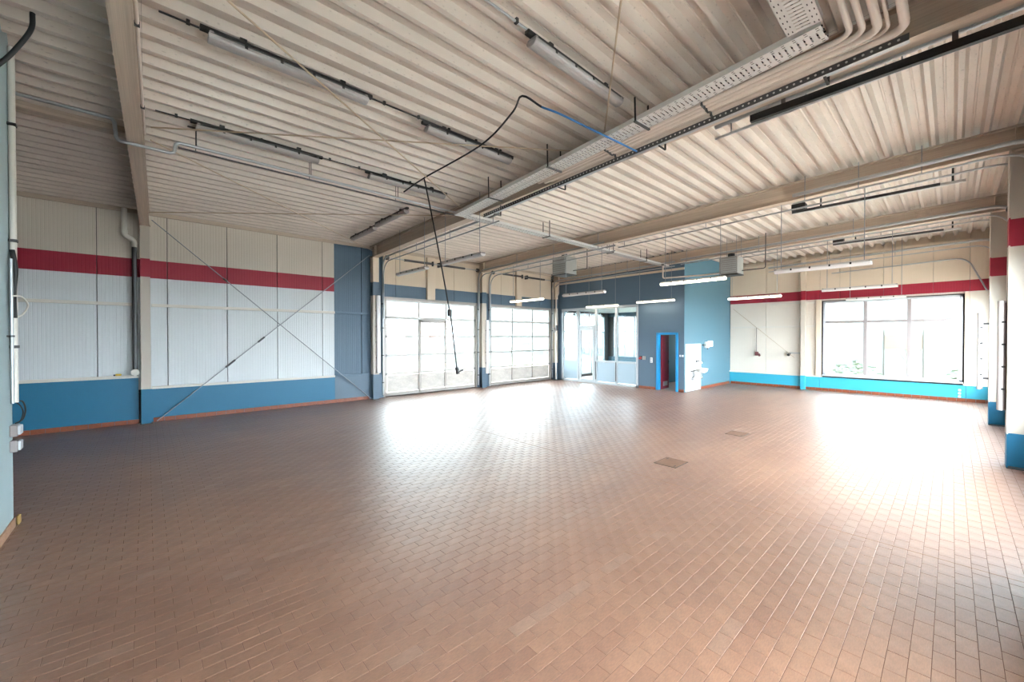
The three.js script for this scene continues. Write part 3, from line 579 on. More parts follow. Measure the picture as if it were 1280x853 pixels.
hangingLamp(14.02, 3.29, 10.62, 9.06, true, 'lit hanging strip lamp at the top of the office glazing');
hangingLamp(14.02, 3.34, 8.22, 6.72, true, 'lit hanging strip lamp above the red door casting glow on the wall');
hangingLamp(9.9, 3.37, 5.12, 3.52, true, 'lit hanging strip lamp in front of the office box corner');
hangingLamp(14.28, 3.26, 5.02, 3.5, true, 'lit hanging strip lamp beside the red stripe next to the office box');
hangingLamp(9.84, 3.37, 2.55, 0.98, false, 'unlit hanging strip lamp highest above the wide window');
hangingLamp(14.3, 3.33, 2.53, 0.93, false, 'unlit hanging strip lamp in front of the red stripe above the window');
hangingLamp(18.3, 3.33, 2.55, 1.0, false, 'pale unlit strip lamp right at the window head');
function ceilingLamp(u, v, alongU, label, L = 1.62) {
  const t = thing('ceiling_lamp', label, 'lamp'); lampParts(t, L, false, { cover: M.lampGrey, body: M.galvDark });
  part(t, 'mounting_rail', RB(-0.03, 0.03, 0.055, 0.095, -L / 2 - 0.05, L / 2 + 0.05, 0.004), M.dark);
  for (const s of [-0.62, 0.62]) part(t, 'bracket', B(-0.02, 0.02, 0.09, 0.13, s * L / 2 - 0.03, s * L / 2 + 0.03), M.dark);
  delete t.userData.base; t.position.copy(V(u, ROOF(v) - 0.13, v)); if (alongU) t.rotation.y = Math.PI / 2;
  return t;
}
ceilingLamp(1.26, 4.96, true, 'surface strip lamp under the roof deck in the middle row by the first beam');
ceilingLamp(3.74, 5.04, true, 'surface strip lamp under the roof deck behind the hanging black cable');
ceilingLamp(1.32, 7.08, true, 'surface strip lamp on the roof deck next to the long grey pipe');
ceilingLamp(3.78, 7.12, true, 'surface strip lamp on the roof deck where the bracing rods meet the grey pipe');
ceilingLamp(3.7, 2.9, true, 'surface strip lamp closest to the perforated cable tray');
ceilingLamp(4.42, 10.95, false, 'surface strip lamp on the deck above the grey-blue wall section');
ceilingLamp(4.4, 9.2, false, 'surface strip lamp on the deck beside the first hanging lamps');
// upright lamps screwed to the columns
function columnLamp(u, v, y0, y1, turn, label, back = 0.06) {
  const t = thing('upright_lamp', label, 'lamp'), L = y1 - y0, g = new THREE.Group(); lampParts(t, L, false, { body: M.winFrame });
  delete t.userData.base; t.position.copy(V(u, (y0 + y1) / 2, v)); t.rotation.set(Math.PI / 2, 0, turn, 'XYZ'); for (const z of [-0.35, 0.35]) part(t, 'wall_bracket', B(-0.03, 0.03, 0.05, back, -z * L - 0.02, -z * L + 0.02), M.galvDark); return t;
}
columnLamp(5.5, 12.40, 0.84, 3.35, Math.PI, 'tall upright strip lamp on the column left of the wicket gate');
columnLamp(9.98, 12.40, 0.55, 2.69, Math.PI, 'tall upright strip lamp on the column between the left-hand gates');
columnLamp(9.84, -0.515, 0.85, 2.58, 0, 'upright white strip lamp on the nearest red-banded column');
columnLamp(14.27, -0.43, 0.78, 2.58, 0, 'upright white strip lamp on the farther red-banded column', 0.14);

// ================================================================ SERVICES UNDER THE ROOF
// perforated cable tray: side walls, bottom built of rungs between slotted edges
function cableTray(name, a, b, w, label, hang) {
  const t = thing(name, label, 'cable tray'), A = V(...a), Bv = V(...b), L = A.distanceTo(Bv), n = Math.min(280, Math.round(L / 0.05));
  const list = [];
  const bx = (x0, x1, y0, y1, z0, z1) => { const g = new THREE.BoxGeometry(x1 - x0, y1 - y0, z1 - z0); g.translate((x0 + x1) / 2, (y0 + y1) / 2, (z0 + z1) / 2); return clean(g); };
  part(t, 'side_wall', bx(-w / 2, -w / 2 + 0.003, 0, 0.06, 0, L), M.tray); part(t, 'side_wall', bx(w / 2 - 0.003, w / 2, 0, 0.06, 0, L), M.tray);
  for (const s of [-1, 1]) {      // slotted edge strips
    const x0 = s > 0 ? w / 2 - w * 0.3 : -w / 2, x1 = x0 + w * 0.3;
    part(t, 'edge_strip', [bx(x0, x1, 0, 0.002, 0, L)], M.tray);
  }
  const rung = bx(-w * 0.2, w * 0.2, 0.0, 0.003, 0.0, (L / n) * 0.74);
  for (let k = 0; k < Math.min(n, 280); k++) { const m = part(t, 'rung', rung, M.tray); m.position.z = (k + 0.17) * L / n; }
  // slots punched in the edge strips show as dark holes
  const slot = bx(-0.004, 0.004, -0.0012, 0.0, 0, 0.025), slots = [];
  for (let k = 0; k < L / 0.09; k++) for (const x of [-w * 0.42, -w * 0.3, w * 0.3, w * 0.42]) { const g = slot.clone(); g.translate(x, 0, k * 0.09 + 0.02); slots.push(g); }
  const sm = part(t, 'slots', slots, M.dark); sm.userData.kind = 'stuff';
  // cables lying in it
  for (let k = 0; k < 4; k++) part(t, 'cable', clean(new THREE.TubeGeometry(new THREE.CatmullRomCurve3([...Array(8)].map((_, i) => new THREE.Vector3(-w * 0.3 + k * w * 0.2 + (hash(i, k) - 0.5) * 0.05, 0.02 + hash(k, i) * 0.015, L * i / 7))), 24, 0.009, 6)), k & 1 ? M.black : M.dark);
  for (const [f, y] of hang) { for (const s of [-1, 1]) part(t, 'hanger', bx(s * (w / 2 + 0.012) - 0.006, s * (w / 2 + 0.012) + 0.006, -0.015, y, L * f - 0.01, L * f + 0.01), M.dark); part(t, 'cross_bar', bx(-w / 2 - 0.03, w / 2 + 0.03, -0.02, -0.004, L * f - 0.015, L * f + 0.015), M.galvDark); }
  delete t.userData.base; t.position.copy(A); t.lookAt(Bv); return t;
}
cableTray('cable_tray', [4.59, 4.78, 0.8], [4.96, 4.58, 7.1], 0.27, 'perforated galvanised cable tray along the dark beam', [[0.3, 0.3], [0.55, 0.35], [0.8, 0.38]]);
cableTray('cable_tray', [1.2, 4.79, 0.92], [4.42, 4.79, 0.92], 0.27, 'short perforated cable tray coming in beside the bent conduits', [[0.2, 0.3], [0.75, 0.3]]);
cableTray('cable_tray', [5.12, 4.6, 7.08], [14.2, 4.6, 7.12], 0.2, 'long light cable tray reaching across to the office wall', [[0.28, 0.4], [0.6, 0.4], [0.82, 0.4]]);
// bundle of bent conduits
for (let k = 0; k < 5; k++) {
  const v = [0.64, 0.56, 0.465, 0.4, 0.3][k], u = 4.78 + k * 0.068, y = 4.77, ue = 5.03 + k * 0.062, r = [0.026, 0.026, 0.034, 0.014, 0.036][k];
  const t = thing('conduit_pipe', ['bent beige conduit next to the cable tray, innermost of the bundle', 'bent beige conduit second from the cable tray', 'thick bent beige conduit in the middle of the bundle', 'thinnest bent conduit of the bundle', 'thickest bent conduit on the outer side of the bundle'][k], 'pipe');
  part(t, 'pipe', bent([[0.9, y, v], [u, y, v], [ue, 4.71, 5.0 - 0.1 * k]], r, 0.13, 10), M.conduit);
  for (const vv of [2.0, 3.4]) { const f = (vv - v) / (5 - 0.1 * k - v), cu = u + (ue - u) * f, cy = y - 0.07 * f; part(t, 'clamp', B(cu - r - 0.004, cu + r + 0.004, cy - r - 0.003, cy + r + 0.02, vv - 0.012, vv + 0.012), M.galvDark); }
  settle(t);
}
{ // perforated mounting channel and the dark track remnant beside it
  const t = thing('perforated_channel', 'long dark perforated channel hung beside the roof beam', 'channel'), u = 5.13, n = 100;
  const y = (v) => 4.715 - 0.038 * v;
  const sl = (g) => { const p = g.attributes.position; for (let i = 0; i < p.count; i++) p.setY(i, p.getY(i) + y(-p.getZ(i))); g.computeVertexNormals(); return g; };
  part(t, 'bottom_flange', sl(B(u, u + 0.06, -0.004, 0, 0.28, 6.5)), M.galv); part(t, 'web', sl(B(u - 0.004, u, -0.004, 0.06, 0.28, 6.5)), M.galvDark);
  const h = [...Array(n)].map((_, k) => bar([u - 0.0045, y(0.35 + k * 0.062) + 0.03, 0.35 + k * 0.062], [u - 0.006, y(0.35 + k * 0.062) + 0.03, 0.35 + k * 0.062], 0.011, 8));
  const hm = part(t, 'holes', h, M.white); hm.userData.kind = 'stuff';
  for (const v of [0.9, 2.7, 4.5, 6.2]) part(t, 'hanger', [B(u + 0.03, 5.345, y(v) - 0.014, y(v) - 0.004, v - 0.012, v + 0.012), B(5.333, 5.345, y(v) - 0.014, ROOF(v) - 0.37, v - 0.012, v + 0.012)], M.dark);
  settle(t);
  const s = thing('track_rail', 'short black overhead track rail below the bright roof deck', 'rail');
  part(s, 'rail', [B(5.52, 5.525, 4.66, 4.74, -0.5, 1.7), B(5.52, 5.58, 4.735, 4.74, -0.5, 1.7), B(5.52, 5.58, 4.66, 4.665, -0.5, 1.7)], M.black);
  part(s, 'lip', B(5.58, 5.584, 4.66, 4.68, -0.5, 1.7), M.galv);
  for (const v of [0.0, 1.35]) part(s, 'bracket', B(5.515, 5.545, 4.74, ROOF(v), v - 0.02, v + 0.02), M.galvDark);
  settle(s);
}
{ // long pipe across the first bay with a swan-neck round the beam
  const v = 7.42, y = ROOF(v) - 0.17, lo = y - 0.27;
  const t = thing('service_pipe', 'long grey pipe below the deck with a bend around the first beam', 'pipe');
  part(t, 'pipe', bent([[-5.5, y, v], [-0.3, y, v], [-0.28, lo, v], [0.3, lo, v], [0.32, y - 0.1, v], [5.1, y - 0.1, v]], 0.022, 0.06), M.galv);
  for (const u of [0.55, 2.1, 3.7]) part(t, 'hanger', [bar([u, y - 0.1, v], [u, ROOF(v) + 0.05, v], 0.006), B(u - 0.1, u + 0.1, ROOF(v) - 0.005, ROOF(v) + 0.006, v - 0.02, v + 0.02)], M.dark);
  settle(t);
  const s = thing('service_pipe', 'second thinner pipe running alongside the long grey pipe', 'pipe'); part(s, 'pipe', bar([0.35, y - 0.13, v + 0.1], [5.15, y - 0.13, v + 0.1], 0.014), M.galvDark);
  for (const u of [0.55, 2.1, 3.7]) part(s, 'hanger', bar([u, y - 0.13, v + 0.1], [u, ROOF(v), v + 0.1], 0.005), M.dark); settle(s);
  const d = thing('roof_duct', 'flat beige duct strip under the deck in the neighbouring bay', 'duct'); part(d, 'duct', RB(-5.5, -0.14, ROOF(8.1) - 0.09, ROOF(8.1) - 0.004, 8.0, 8.2, 0.008), M.beam); settle(d);
  for (const [vv, lab, r] of [[4.96, 'thin wiring conduit joining the middle row of ceiling lamps', 0.01], [7.07, 'thin wiring conduit joining the ceiling lamps by the grey pipe', 0.01]]) { const c = thing('wiring_conduit', lab, 'conduit'); part(c, 'tube', bar([0.1, ROOF(vv) - 0.03, vv + 0.06], [4.6, ROOF(vv) - 0.03, vv + 0.06], r), M.dark); for (let k = 0; k < 9; k++) part(c, 'saddle', B(0.3 + k * 0.5, 0.33 + k * 0.5, ROOF(vv) - 0.042, ROOF(vv) + 0.0, vv + 0.045, vv + 0.075), M.dark); settle(c); }
  const c = thing('wiring_conduit', 'wiring conduit leading to the lamp closest to the cable tray', 'conduit'); part(c, 'tube', bar([0.6, ROOF(2.9) - 0.03, 2.9], [2.86, ROOF(2.9) - 0.03, 2.9], 0.012), M.galv); for (const u of [1.2, 2.0, 2.7]) part(c, 'saddle', B(u - 0.015, u + 0.015, ROOF(2.9) - 0.045, ROOF(2.9), 2.88, 2.92), M.dark); settle(c);
  const k = thing('column_conduit', 'thin white conduit along the first roof beam', 'conduit'); part(k, 'tube', bar([-0.092, ROOF(2) - 0.355, 2.0], [-0.006, ROOF(7.2) - 0.355, 7.2], 0.014), M.conduit);
  for (const vv of [3.2, 4.8, 6.4]) { const q = -0.092 + (vv - 2) * 0.01654; part(k, 'saddle', B(q - 0.02, q + 0.018, ROOF(vv) - 0.375, ROOF(vv) - 0.338, vv - 0.015, vv + 0.015), M.galvDark); } settle(k);
}
// cables
{
  const t = thing('hanging_cable', 'loose black cable looped below the deck towards the cable tray', 'cable');
  part(t, 'cable', tube([[3.6, 4.74, 6.98], [3.7, 4.86, 6.4], [3.72, 4.88, 4.8], [3.62, 4.99, 3.98], [3.5, 5.03, 3.66], [3.63, 4.85, 3.44]], 0.013, 60), M.black);
  part(t, 'blue_cable', tube([[3.63, 4.85, 3.44], [3.78, 4.75, 3.27], [4.16, 4.66, 3.13], [4.6, 4.64, 3.07], [5.1, 4.61, 3.0]], 0.013, 24), M.cableBlue, 'blue length of cable'); settle(t);
  const p = thing('pull_cable', 'dark cable hanging down in front of the wicket gate with a plug at its end', 'cable');
  part(p, 'cable', tube([[3.7, 4.84, 6.4], [3.74, 4.6, 6.37], [3.86, 3.75, 6.25], [4.03, 2.5, 6.1], [4.06, 2.2, 6.06], [4.12, 1.45, 6.0]], 0.013, 40), M.black);
  part(p, 'plug', [bar([4.12, 1.46, 6.0], [4.14, 1.34, 5.99], 0.032, 12), bar([4.13, 1.37, 5.99], [4.22, 1.41, 5.94], 0.014)], M.black);
  part(p, 'joint_box', RB(4.0, 4.06, 2.38, 2.5, 6.06, 6.12, 0.01), M.dark); settle(p);
  const c = thing('loose_cable_end', 'black sheathed cable end curving out above the partition', 'cable'); part(c, 'cable', tube([[-1.02, 4.2, 5.52], [-0.91, 4.35, 5.5], [-0.83, 4.5, 5.5], [-0.74, 4.72, 5.5], [-0.73, 4.87, 5.5]], 0.018, 30), M.black); settle(c);
}
// unit heaters under the roof
function heater(u, y, v, w, label) {
  const t = thing('unit_heater', label, 'heater');
  const cs = part(t, 'casing', RB(u - w / 2, u + w / 2, y - w / 2, y + w / 2, v - w / 2, v + w / 2, 0.02), M.heater);
  for (let k = 0; k < 7; k++) part(cs, 'louvre', RB(u - w / 2 - 0.015, u - w / 2 + 0.003, y - w * 0.4 + k * w * 0.12, y - w * 0.33 + k * w * 0.12, v - w * 0.42, v + w * 0.42, 0.003), M.galv);
  part(t, 'fan_motor', bar([u, y + w / 2, v], [u, y + w / 2 + 0.12, v], 0.1, 16), M.black);
  part(t, 'base_bracket', B(u - w * 0.45, u + w * 0.55, y - w / 2 - 0.03, y - w / 2, v - w * 0.5, v + w * 0.5), M.dark);
  for (const [a, b] of [[-1, -1], [-1, 1], [1, -1], [1, 1]]) part(t, 'hanger_rod', bar([u + a * w * 0.4, y + w / 2 - 0.02, v + b * w * 0.4], [u + a * w * 0.4, ROOF(v) + 0.03, v + b * w * 0.4], 0.006), M.rodGrey);
  part(t, 'supply_pipe', bent([[u + 0.1, y - w * 0.3, v - w / 2 - 0.01], [u + 0.1, y - w * 0.3, v - 0.9], [u + 0.1, ROOF(v) - 0.02, v - 0.9]], 0.014, 0.06), M.galvDark);
  settle(t);
}
heater(10.82, 4.48, 9.15, 0.6, 'grey box unit heater hung before the second gate'); heater(13.4, 4.2, 4.62, 0.52, 'grey box unit heater hung beside the office box');
// rainwater pipes and drains at the columns
{
  const t = thing('rain_pipe', 'white plastic rainwater pipe elbow entering behind the cream column', 'pipe');
  part(t, 'elbow', bent([[-0.36, 4.9, 12.56], [-0.36, 4.3, 12.56], [-0.2, 4.2, 12.56], [-0.2, 4.05, 12.56]], 0.05, 0.06, 14), M.pipeWhite);
  part(t, 'down_pipe', bar([-0.2, 1.12, 12.56], [-0.2, 4.08, 12.56], 0.045, 14), M.galvDark);  // dark colour stands in for the shade beside the column
  part(t, 'sleeve', bar([-0.36, 4.34, 12.56], [-0.36, 4.42, 12.56], 0.06, 16), M.pipeWhite);
  part(t, 'clean_out', bar([-0.2, 1.2, 12.44], [-0.2, 1.2, 12.56], 0.075, 18), M.pipeWhite); settle(t);
  for (const [u, lab] of [[9.89, 'round rainwater outlet below the deck by the nearest red-banded column'], [14.36, 'round rainwater outlet below the deck by the farther red-banded column']]) {
    const r = thing('rain_outlet', lab, 'outlet'); part(r, 'pipe', bent([[u + 0.0, ROOF(-0.85) + 0.02, -0.8], [u + 0.0, 4.85, -0.8], [u + 0.0, 4.85, -0.94]], 0.05, 0.06, 12), M.pipeWhite);
    const ring = new THREE.TorusGeometry(0.09, 0.025, 8, 20); ring.translate(0, 0, 0); const m = part(r, 'collar', clean(ring), M.galv); m.position.copy(V(u - 0.02, 5.0, -0.75)); m.rotation.y = Math.PI / 3;
    part(r, 'opening', bar([u - 0.03, 5.0, -0.75], [u - 0.005, 5.0, -0.76], 0.075, 16), M.black); settle(r);
  }
  const pp = thing('column_pipe', 'cream heating pipe with an offset bend down the office-side column', 'pipe');
  part(pp, 'pipe', bent([[14.12, 4.55, 12.3], [14.12, 4.0, 12.3], [14.02, 3.85, 12.36], [14.02, 0.05, 12.36]], 0.03, 0.07, 10), M.conduit); part(pp, 'valve', RB(13.96, 14.06, 2.3, 2.55, 12.28, 12.34, 0.01), M.galvDark); settle(pp);
  const cb = thing('control_box', 'small grey gate control box on the column between gate and office', 'control box'); part(cb, 'box', RB(13.93, 14.03, 2.2, 2.45, 12.39, 12.45, 0.01), M.heater); part(cb, 'button', bar([13.98, 2.36, 12.385], [13.98, 2.36, 12.375], 0.014, 12), M.signRed); settle(cb);
}
// pipe frame with drop legs in the office corner
{
  const t = thing('pipe_loop', 'cream pipe run with drops beside the office corner', 'pipe');
  part(t, 'pipe', bent([[13.6, 4.6, 6.95], [13.6, 4.1, 6.95], [13.6, 4.05, 5.5], [13.6, 4.05, 4.9]], 0.024, 0.06, 8), M.conduit); part(t, 'flange', bar([13.6, 4.55, 6.95], [13.6, 4.6, 6.95], 0.05, 12), M.galvDark); settle(t);
}

// ================================================================ SMALL THINGS ON THE WALLS
{ // conduits and boxes on the end of the partition
  const f = UP + 0.03;
  const a = thing('partition_conduit', 'thick white conduit running down the end of the partition', 'conduit'); part(a, 'tube', bar([f, 1.32, 6.57], [f, 5.0, 6.57], 0.026, 12), M.pipeWhite); for (const y of [1.9, 3.0, 4.2]) part(a, 'clamp', RB(f - 0.03, f + 0.032, y - 0.015, y + 0.015, 6.538, 6.602, 0.004), M.galvDark); settle(a);
  const b = thing('partition_conduit', 'thin grey conduit beside the thick one on the partition', 'conduit'); part(b, 'tube', bar([f, 1.32, 6.46], [f, 2.8, 6.46], 0.014, 10), M.galv); part(b, 'clamp', RB(f - 0.03, f + 0.02, 2.0, 2.02, 6.44, 6.48, 0.003), M.galvDark); settle(b);
  const c = thing('conduit_cable', 'short loop of loose brown cable above the partition sockets', 'cable'); part(c, 'loop', tube([[f, 1.33, 6.56], [f + 0.04, 1.32, 6.63], [f + 0.05, 1.22, 6.7], [f + 0.04, 1.13, 6.64], [f, 1.1, 6.57]], 0.007, 24), M.dark); part(c, 'loop', tube([[f, 1.33, 6.56], [f + 0.03, 1.28, 6.6], [f + 0.04, 1.2, 6.66], [f + 0.03, 1.12, 6.6], [f, 1.1, 6.57]], 0.006, 24), M.black); settle(c);
  for (const [y, lab] of [[1.03, 'upper grey surface socket on the end of the partition'], [0.87, 'lower grey surface socket on the end of the partition']]) { const s = thing('wall_socket', lab, 'socket'); part(s, 'box', RB(UP, UP + 0.055, y - 0.06, y + 0.06, 6.5, 6.64, 0.01), M.winFrame); part(s, 'lid', RB(UP + 0.05, UP + 0.075, y - 0.045, y + 0.05, 6.51, 6.63, 0.01), M.winWhite); settle(s); }
  const d = thing('cable_loop', 'black cable strapped along the partition conduits', 'cable'); part(d, 'cable', tube([[f, 2.9, 6.52], [f + 0.02, 2.7, 6.52], [f + 0.01, 2.45, 6.5], [f + 0.01, 2.2, 6.53]], 0.02, 20), M.black); part(d, 'ring', tube([[f, 2.42, 6.45], [f + 0.06, 2.42, 6.5], [f + 0.09, 2.34, 6.6], [f + 0.05, 2.24, 6.62], [f, 2.2, 6.56]], 0.008, 24), M.pipeWhite); settle(d);
  const n = thing('pipe_stub', 'pair of small brass pipe stubs at the partition foot', 'pipe'); for (const v of [6.71, 6.76]) part(n, 'stub', bar([UP + 0.02, 0, v], [UP + 0.02, 0.09, v], 0.014), std({ color: 0xb99a62, roughness: 0.35, metalness: 0.7 })); settle(n);
}
{ const t = thing('yellow_lamp', 'small yellow object lying on the left-hand wall sill', 'object'); part(t, 'cap', RB(-0.53, -0.43, 1.125, 1.17, VL - 0.07, VL - 0.01, 0.015), M.yellow); part(t, 'end', RB(-0.56, -0.53, 1.125, 1.16, VL - 0.06, VL - 0.02, 0.008), M.dark); settle(t); }
{ // washbasin place
  const v = VS, s = thing('splash_panel', 'white splash panel behind the washbasin', 'panel'); part(s, 'board', RB(14.42, 15.72, 0.02, 1.75, v - 0.015, v, 0.004), M.ceramic); settle(s);
  const t = thing('washbasin', 'small white washbasin on the white splash panel', 'washbasin');
  const bw = 0.45, shp = new THREE.Shape(); shp.absellipse(0, 0, bw / 2, 0.19, 0, Math.PI * 2);
  const pts = [[0.02, 0], [0.12, 0.01], [0.2, 0.06], [0.235, 0.15], [0.245, 0.17], [0.225, 0.175], [0.2, 0.15], [0.15, 0.07], [0.03, 0.04]].map((p) => new THREE.Vector2(...p));
  const g = clean(new THREE.LatheGeometry(pts, 24)); g.scale(1.0, 1, 0.8); const m = part(t, 'bowl', g, M.ceramic); m.position.copy(V(15.35, 0.66, v - 0.225));
  part(t, 'back_ledge', RB(15.1, 15.6, 0.8, 0.85, v - 0.1, v - 0.017, 0.01), M.ceramic);
  part(t, 'drain_pipe', bent([[15.35, 0.67, v - 0.21], [15.35, 0.45, v - 0.21], [15.35, 0.45, v - 0.02]], 0.018, 0.06), M.chrome); settle(t);
  const tp = thing('water_tap', 'wall tap above the washbasin', 'tap'); part(tp, 'body', bar([15.25, 1.08, v - 0.04], [15.45, 1.08, v - 0.04], 0.02, 10), M.chrome); part(tp, 'spout', bent([[15.35, 1.08, v - 0.04], [15.35, 1.1, v - 0.2], [15.35, 1.02, v - 0.21]], 0.011, 0.03), M.chrome); for (const q of [15.25, 15.45]) part(tp, 'handle', bar([q, 1.08, v - 0.04], [q, 1.12, v - 0.06], 0.022, 8), M.dark); part(tp, 'flange', RB(15.22, 15.48, 1.05, 1.11, v - 0.03, v - 0.015, 0.005), M.chrome); settle(tp);
  const sh = thing('basin_shelf', 'dark rail with hanging hoses in front of the splash panel', 'rail'); part(sh, 'rail', RB(14.78, 15.06, 0.735, 0.765, v - 0.1, v - 0.015, 0.006), M.galvDark); for (let k = 0; k < 4; k++) part(sh, 'hose', tube([[14.8 + k * 0.06, 0.74, v - 0.06], [14.84 + k * 0.05, 0.6, v - 0.1], [14.8 + k * 0.06, 0.48, v - 0.06], [14.86 + k * 0.05, 0.4, v - 0.04]], 0.009, 20), M.galvDark); settle(sh);
  const ds = thing('soap_dispenser', 'white soap dispenser and holder on the blue wall beside the splash panel', 'dispenser'); part(ds, 'body', RB(16.05, 16.3, 1.58, 1.82, v - 0.11, v, 0.03), M.ceramic); part(ds, 'nozzle', bar([16.17, 1.58, v - 0.07], [16.17, 1.52, v - 0.08], 0.02), M.dark); part(ds, 'holder', RB(16.36, 16.66, 1.62, 1.86, v - 0.1, v, 0.02), M.ceramic); part(ds, 'lever', RB(15.85, 16.02, 1.68, 1.72, v - 0.08, v, 0.006), M.galvDark); settle(ds);
}
{ // switches on the office front
  const u = UG;
  const r = thing('power_outlet', 'red and grey industrial socket pair on the grey-blue office wall', 'socket'); part(r, 'box', RB(u - 0.07, u, 1.12, 1.26, 8.0, 8.12, 0.012), M.heater); part(r, 'red_socket', bar([u - 0.02, 1.2, 8.2], [u - 0.12, 1.17, 8.2], 0.045, 14), M.signRed, 'red round socket'); part(r, 'base', RB(u - 0.04, u, 1.12, 1.27, 8.13, 8.26, 0.012), M.dark); settle(r);
  const s = thing('light_switch', 'white double light switch beside the blue door frame', 'switch'); part(s, 'plate', RB(u - 0.025, u, 1.02, 1.22, 7.72, 7.81, 0.008), M.ceramic); part(s, 'rocker', RB(u - 0.032, u - 0.02, 1.13, 1.2, 7.735, 7.795, 0.004), M.winWhite); part(s, 'rocker', RB(u - 0.032, u - 0.02, 1.04, 1.11, 7.735, 7.795, 0.004), M.winWhite); settle(s);
  for (const [v, lab] of [[6.64, 'pale blue switch closest to the open red door'], [6.55, 'pale blue switch at the office box corner']]) { const q = thing('light_switch', lab, 'switch'); part(q, 'plate', RB(u - 0.02, u, 1.28, 1.36, v - 0.03, v + 0.03, 0.006), M.winWhite); part(q, 'rocker', RB(u - 0.028, u - 0.018, 1.295, 1.345, v - 0.018, v + 0.018, 0.004), M.ceramic); settle(q); }
}
{ // on the window wall
  const f = UE - 0.06;
  const t = thing('hanging_socket', 'socket hanging on a cable from the girt of the window wall', 'socket'); part(t, 'cable', bar([f, 1.4, 5.46], [f, 2.38, 5.46], 0.01), M.dark); part(t, 'plug', [RB(f - 0.08, f + 0.02, 1.24, 1.4, 5.38, 5.5, 0.02), bar([f - 0.04, 1.3, 5.36], [f - 0.1, 1.24, 5.32], 0.04, 10)], std({ color: 0x6e3a3c, roughness: 0.5 })); settle(t);
  const b = thing('wall_bracket', 'small bracket with a dark knob beside the window wall post', 'bracket'); part(b, 'arm', RB(f - 0.03, f + 0.02, 1.36, 1.4, 3.93, 4.3, 0.005), M.galv); part(b, 'knob', bar([f - 0.02, 1.34, 4.3], [f - 0.1, 1.3, 4.32], 0.05, 12), M.dark); settle(b);
  const h = thing('dado_socket', 'tiny white socket column low on the window wall dado', 'socket'); for (const y of [0.12, 0.22, 0.32]) part(h, 'socket', RB(UE - 0.065, UE - 0.04, y, y + 0.06, -0.2, -0.14, 0.006), M.ceramic); settle(h);
  const c = thing('window_wall_conduit', 'grey conduit curving along the top of the window wall', 'conduit'); part(c, 'tube', bent([[UE - 0.1, 4.35, 3.0], [UE - 0.1, 4.45, -0.3], [UE - 0.1, 3.4, -0.7]], 0.02, 0.3), M.galv); settle(c);
}

// ================================================================ OUTSIDE
const ground = struct('ground', 'grey yard around the hall with a pale apron added to bounce light', 'ground');
part(ground, 'yard', [B(-40, 70, -0.4, -0.26, -60, 70)], M.ground);
part(ground, 'apron', [B(5, 19, -0.26, -0.02, VL + 0.16, 30), ], M.ground);
part(ground, 'bounce_apron', B(-6, 20.4, -0.26, -0.02, -24, VR - 0.16), M.concrete);  // unseen light-coloured apron, added to throw daylight up to the roof deck
part(ground, 'grass_strip', B(20.5, 60, -0.26, -0.15, -30, 40), M.grass);
function bareTree(u, v, h, label, k) {
  const t = thing('bare_tree', label, 'tree', 'bare trees outside the window'); const list = [];
  const grow = (p, d, L, r, lev) => {
    const e = p.clone().addScaledVector(d, L); const g = new THREE.CylinderGeometry(r * 0.65, r, L, 5, 1, true); g.applyQuaternion(new THREE.Quaternion().setFromUnitVectors(new THREE.Vector3(0, 1, 0), d)); g.translate((p.x + e.x) / 2, (p.y + e.y) / 2, (p.z + e.z) / 2); list.push(clean(g));
    if (lev < 4) for (let i = 0; i < 3; i++) { const nd = d.clone().add(new THREE.Vector3((rnd() - 0.5) * 1.3, 0.25 * rnd(), (rnd() - 0.5) * 1.3)).normalize(); grow(p.clone().lerp(e, 0.55 + 0.45 * (i / 2)), nd, L * (0.6 + 0.15 * rnd()), r * 0.58, lev + 1); }
  };
  grow(V(u, -0.2, v), new THREE.Vector3((rnd() - 0.5) * 0.12, 1, (rnd() - 0.5) * 0.12).normalize(), h * 0.32, 0.05 + h * 0.008, 0);
  part(t, 'trunk_and_branches', list, M.bark); settle(t);
}
[[24, 1.2, 4.5], [27, -2.4, 6], [29, 4.6, 6], [34, 1.0, 6], [35.5, -6.5, 7], [24.6, -6.0, 4], [35.5, 9.5, 6.5]].forEach(([u, v, h]) => bareTree(u, v, h, 'leafless tree in the bright yard beyond the wide window'));
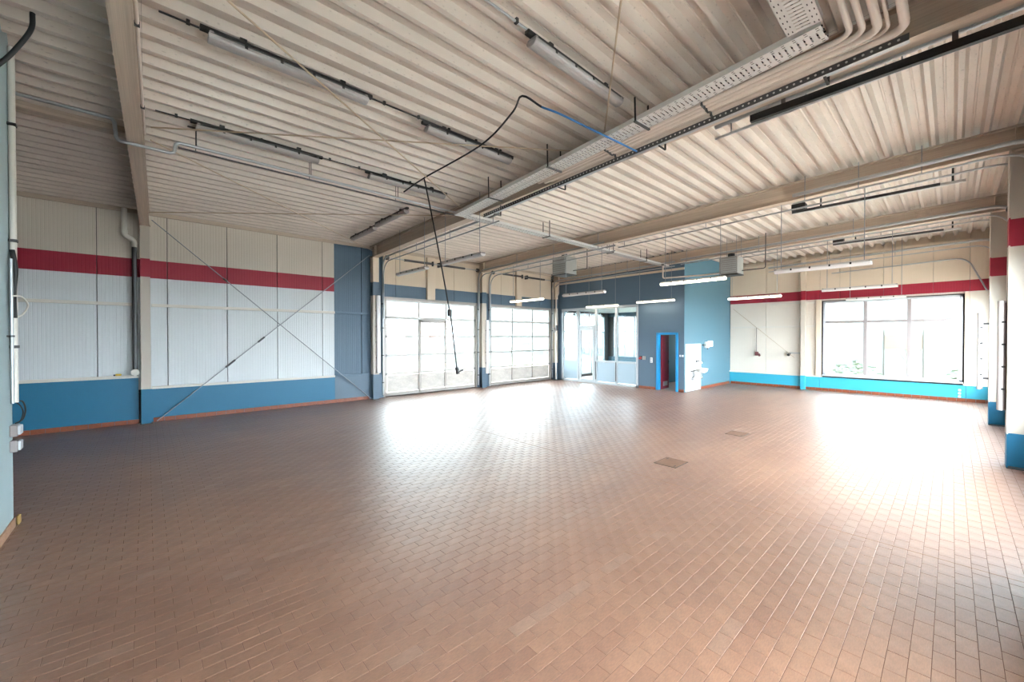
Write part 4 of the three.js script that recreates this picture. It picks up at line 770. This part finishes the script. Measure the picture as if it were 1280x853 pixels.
function bush(u, v, w, h, label) {
  const t = thing('bush', label, 'bush', 'bushes outside the window'), list = []; for (let i = 0; i < 260; i++) { const g = new THREE.PlaneGeometry(0.16, 0.1); g.rotateX(rnd() * 3); g.rotateY(rnd() * 6.3); const a = rnd() * 6.283, q = Math.sqrt(rnd()); g.translate(u + Math.cos(a) * q * w / 2, -0.15 + rnd() * h * Math.sqrt(1 - q * q * 0.8), -v + Math.sin(a) * q * w / 2); list.push(clean(g)); }
  part(t, 'foliage', list, std({ color: 0x8a9080, roughness: 0.95, side: THREE.DoubleSide })); settle(t);
}
[[22.5, -0.8, 1.8, 1.5], [22.6, 2.9, 2, 1.2], [22.4, 5.0, 2.2, 1.5], [22.2, -2.6, 1.6, 1.5]].forEach(([u, v, w, h]) => bush(u, v, w, h, 'low scrubby bush outside below the wide window'));
{ const t = thing('yard_sign', 'pale pink sign board between two posts outside the middle window light', 'sign'); part(t, 'board', RB(21.0, 21.05, 1.55, 2.1, 0.72, 1.75, 0.01), M.sign); for (const v of [0.7, 1.77]) part(t, 'post', RB(20.99, 21.06, -0.15, 2.3, v - 0.03, v + 0.03, 0.01), M.bark); settle(t); }
{ const t = thing('yard_fence', 'pale slatted fence outside beyond the wide window', 'fence'); for (let k = 0; k < 26; k++) part(t, 'slat', RB(31, 31.04, -0.15, 1.75, -9 + k * 0.8, -9 + k * 0.8 + 0.7, 0.01), M.farWall); part(t, 'rail', B(31.04, 31.09, 1.3, 1.4, -9, 11.8), M.farWall); settle(t); }
function addedBuilding(label, alongU, a, b, f, h) {  // added buildings that cover the low sky and dim what the panes show
  const t = thing('added_building', label, 'building'), bx = (p, q, y0, y1, d0, d1) => (alongU ? B(p, q, y0, y1, f + d0, f + d1) : B(f + d0, f + d1, y0, y1, p, q));
  part(t, 'walls', bx(a, b, -0.26, h, 0, 10), M.farWall);
  for (let s = a + 2; s < b - 3; s += 3.4) part(t, 'window', bx(s, s + 2.2, 1.3, 2.5, -0.05, 0.02), M.farDark);
  for (let s = a; s < b - 1; s += 1.7) part(t, 'cladding_joint', bx(s, s + 0.06, 2.8, h, -0.03, 0.01), M.farDark);
  part(t, 'roof_edge', bx(a - 0.2, b + 0.2, h, h + 0.3, -0.2, 10.2), M.farDark); settle(t);
}
addedBuilding('long building added across the yard to dim the view through the gates', true, -8, 36, 33, 6.4);
addedBuilding('building added behind the trees to dim the view through the wide window', false, -24, 31, 39, 5.6);

renderer.render(scene, camera);
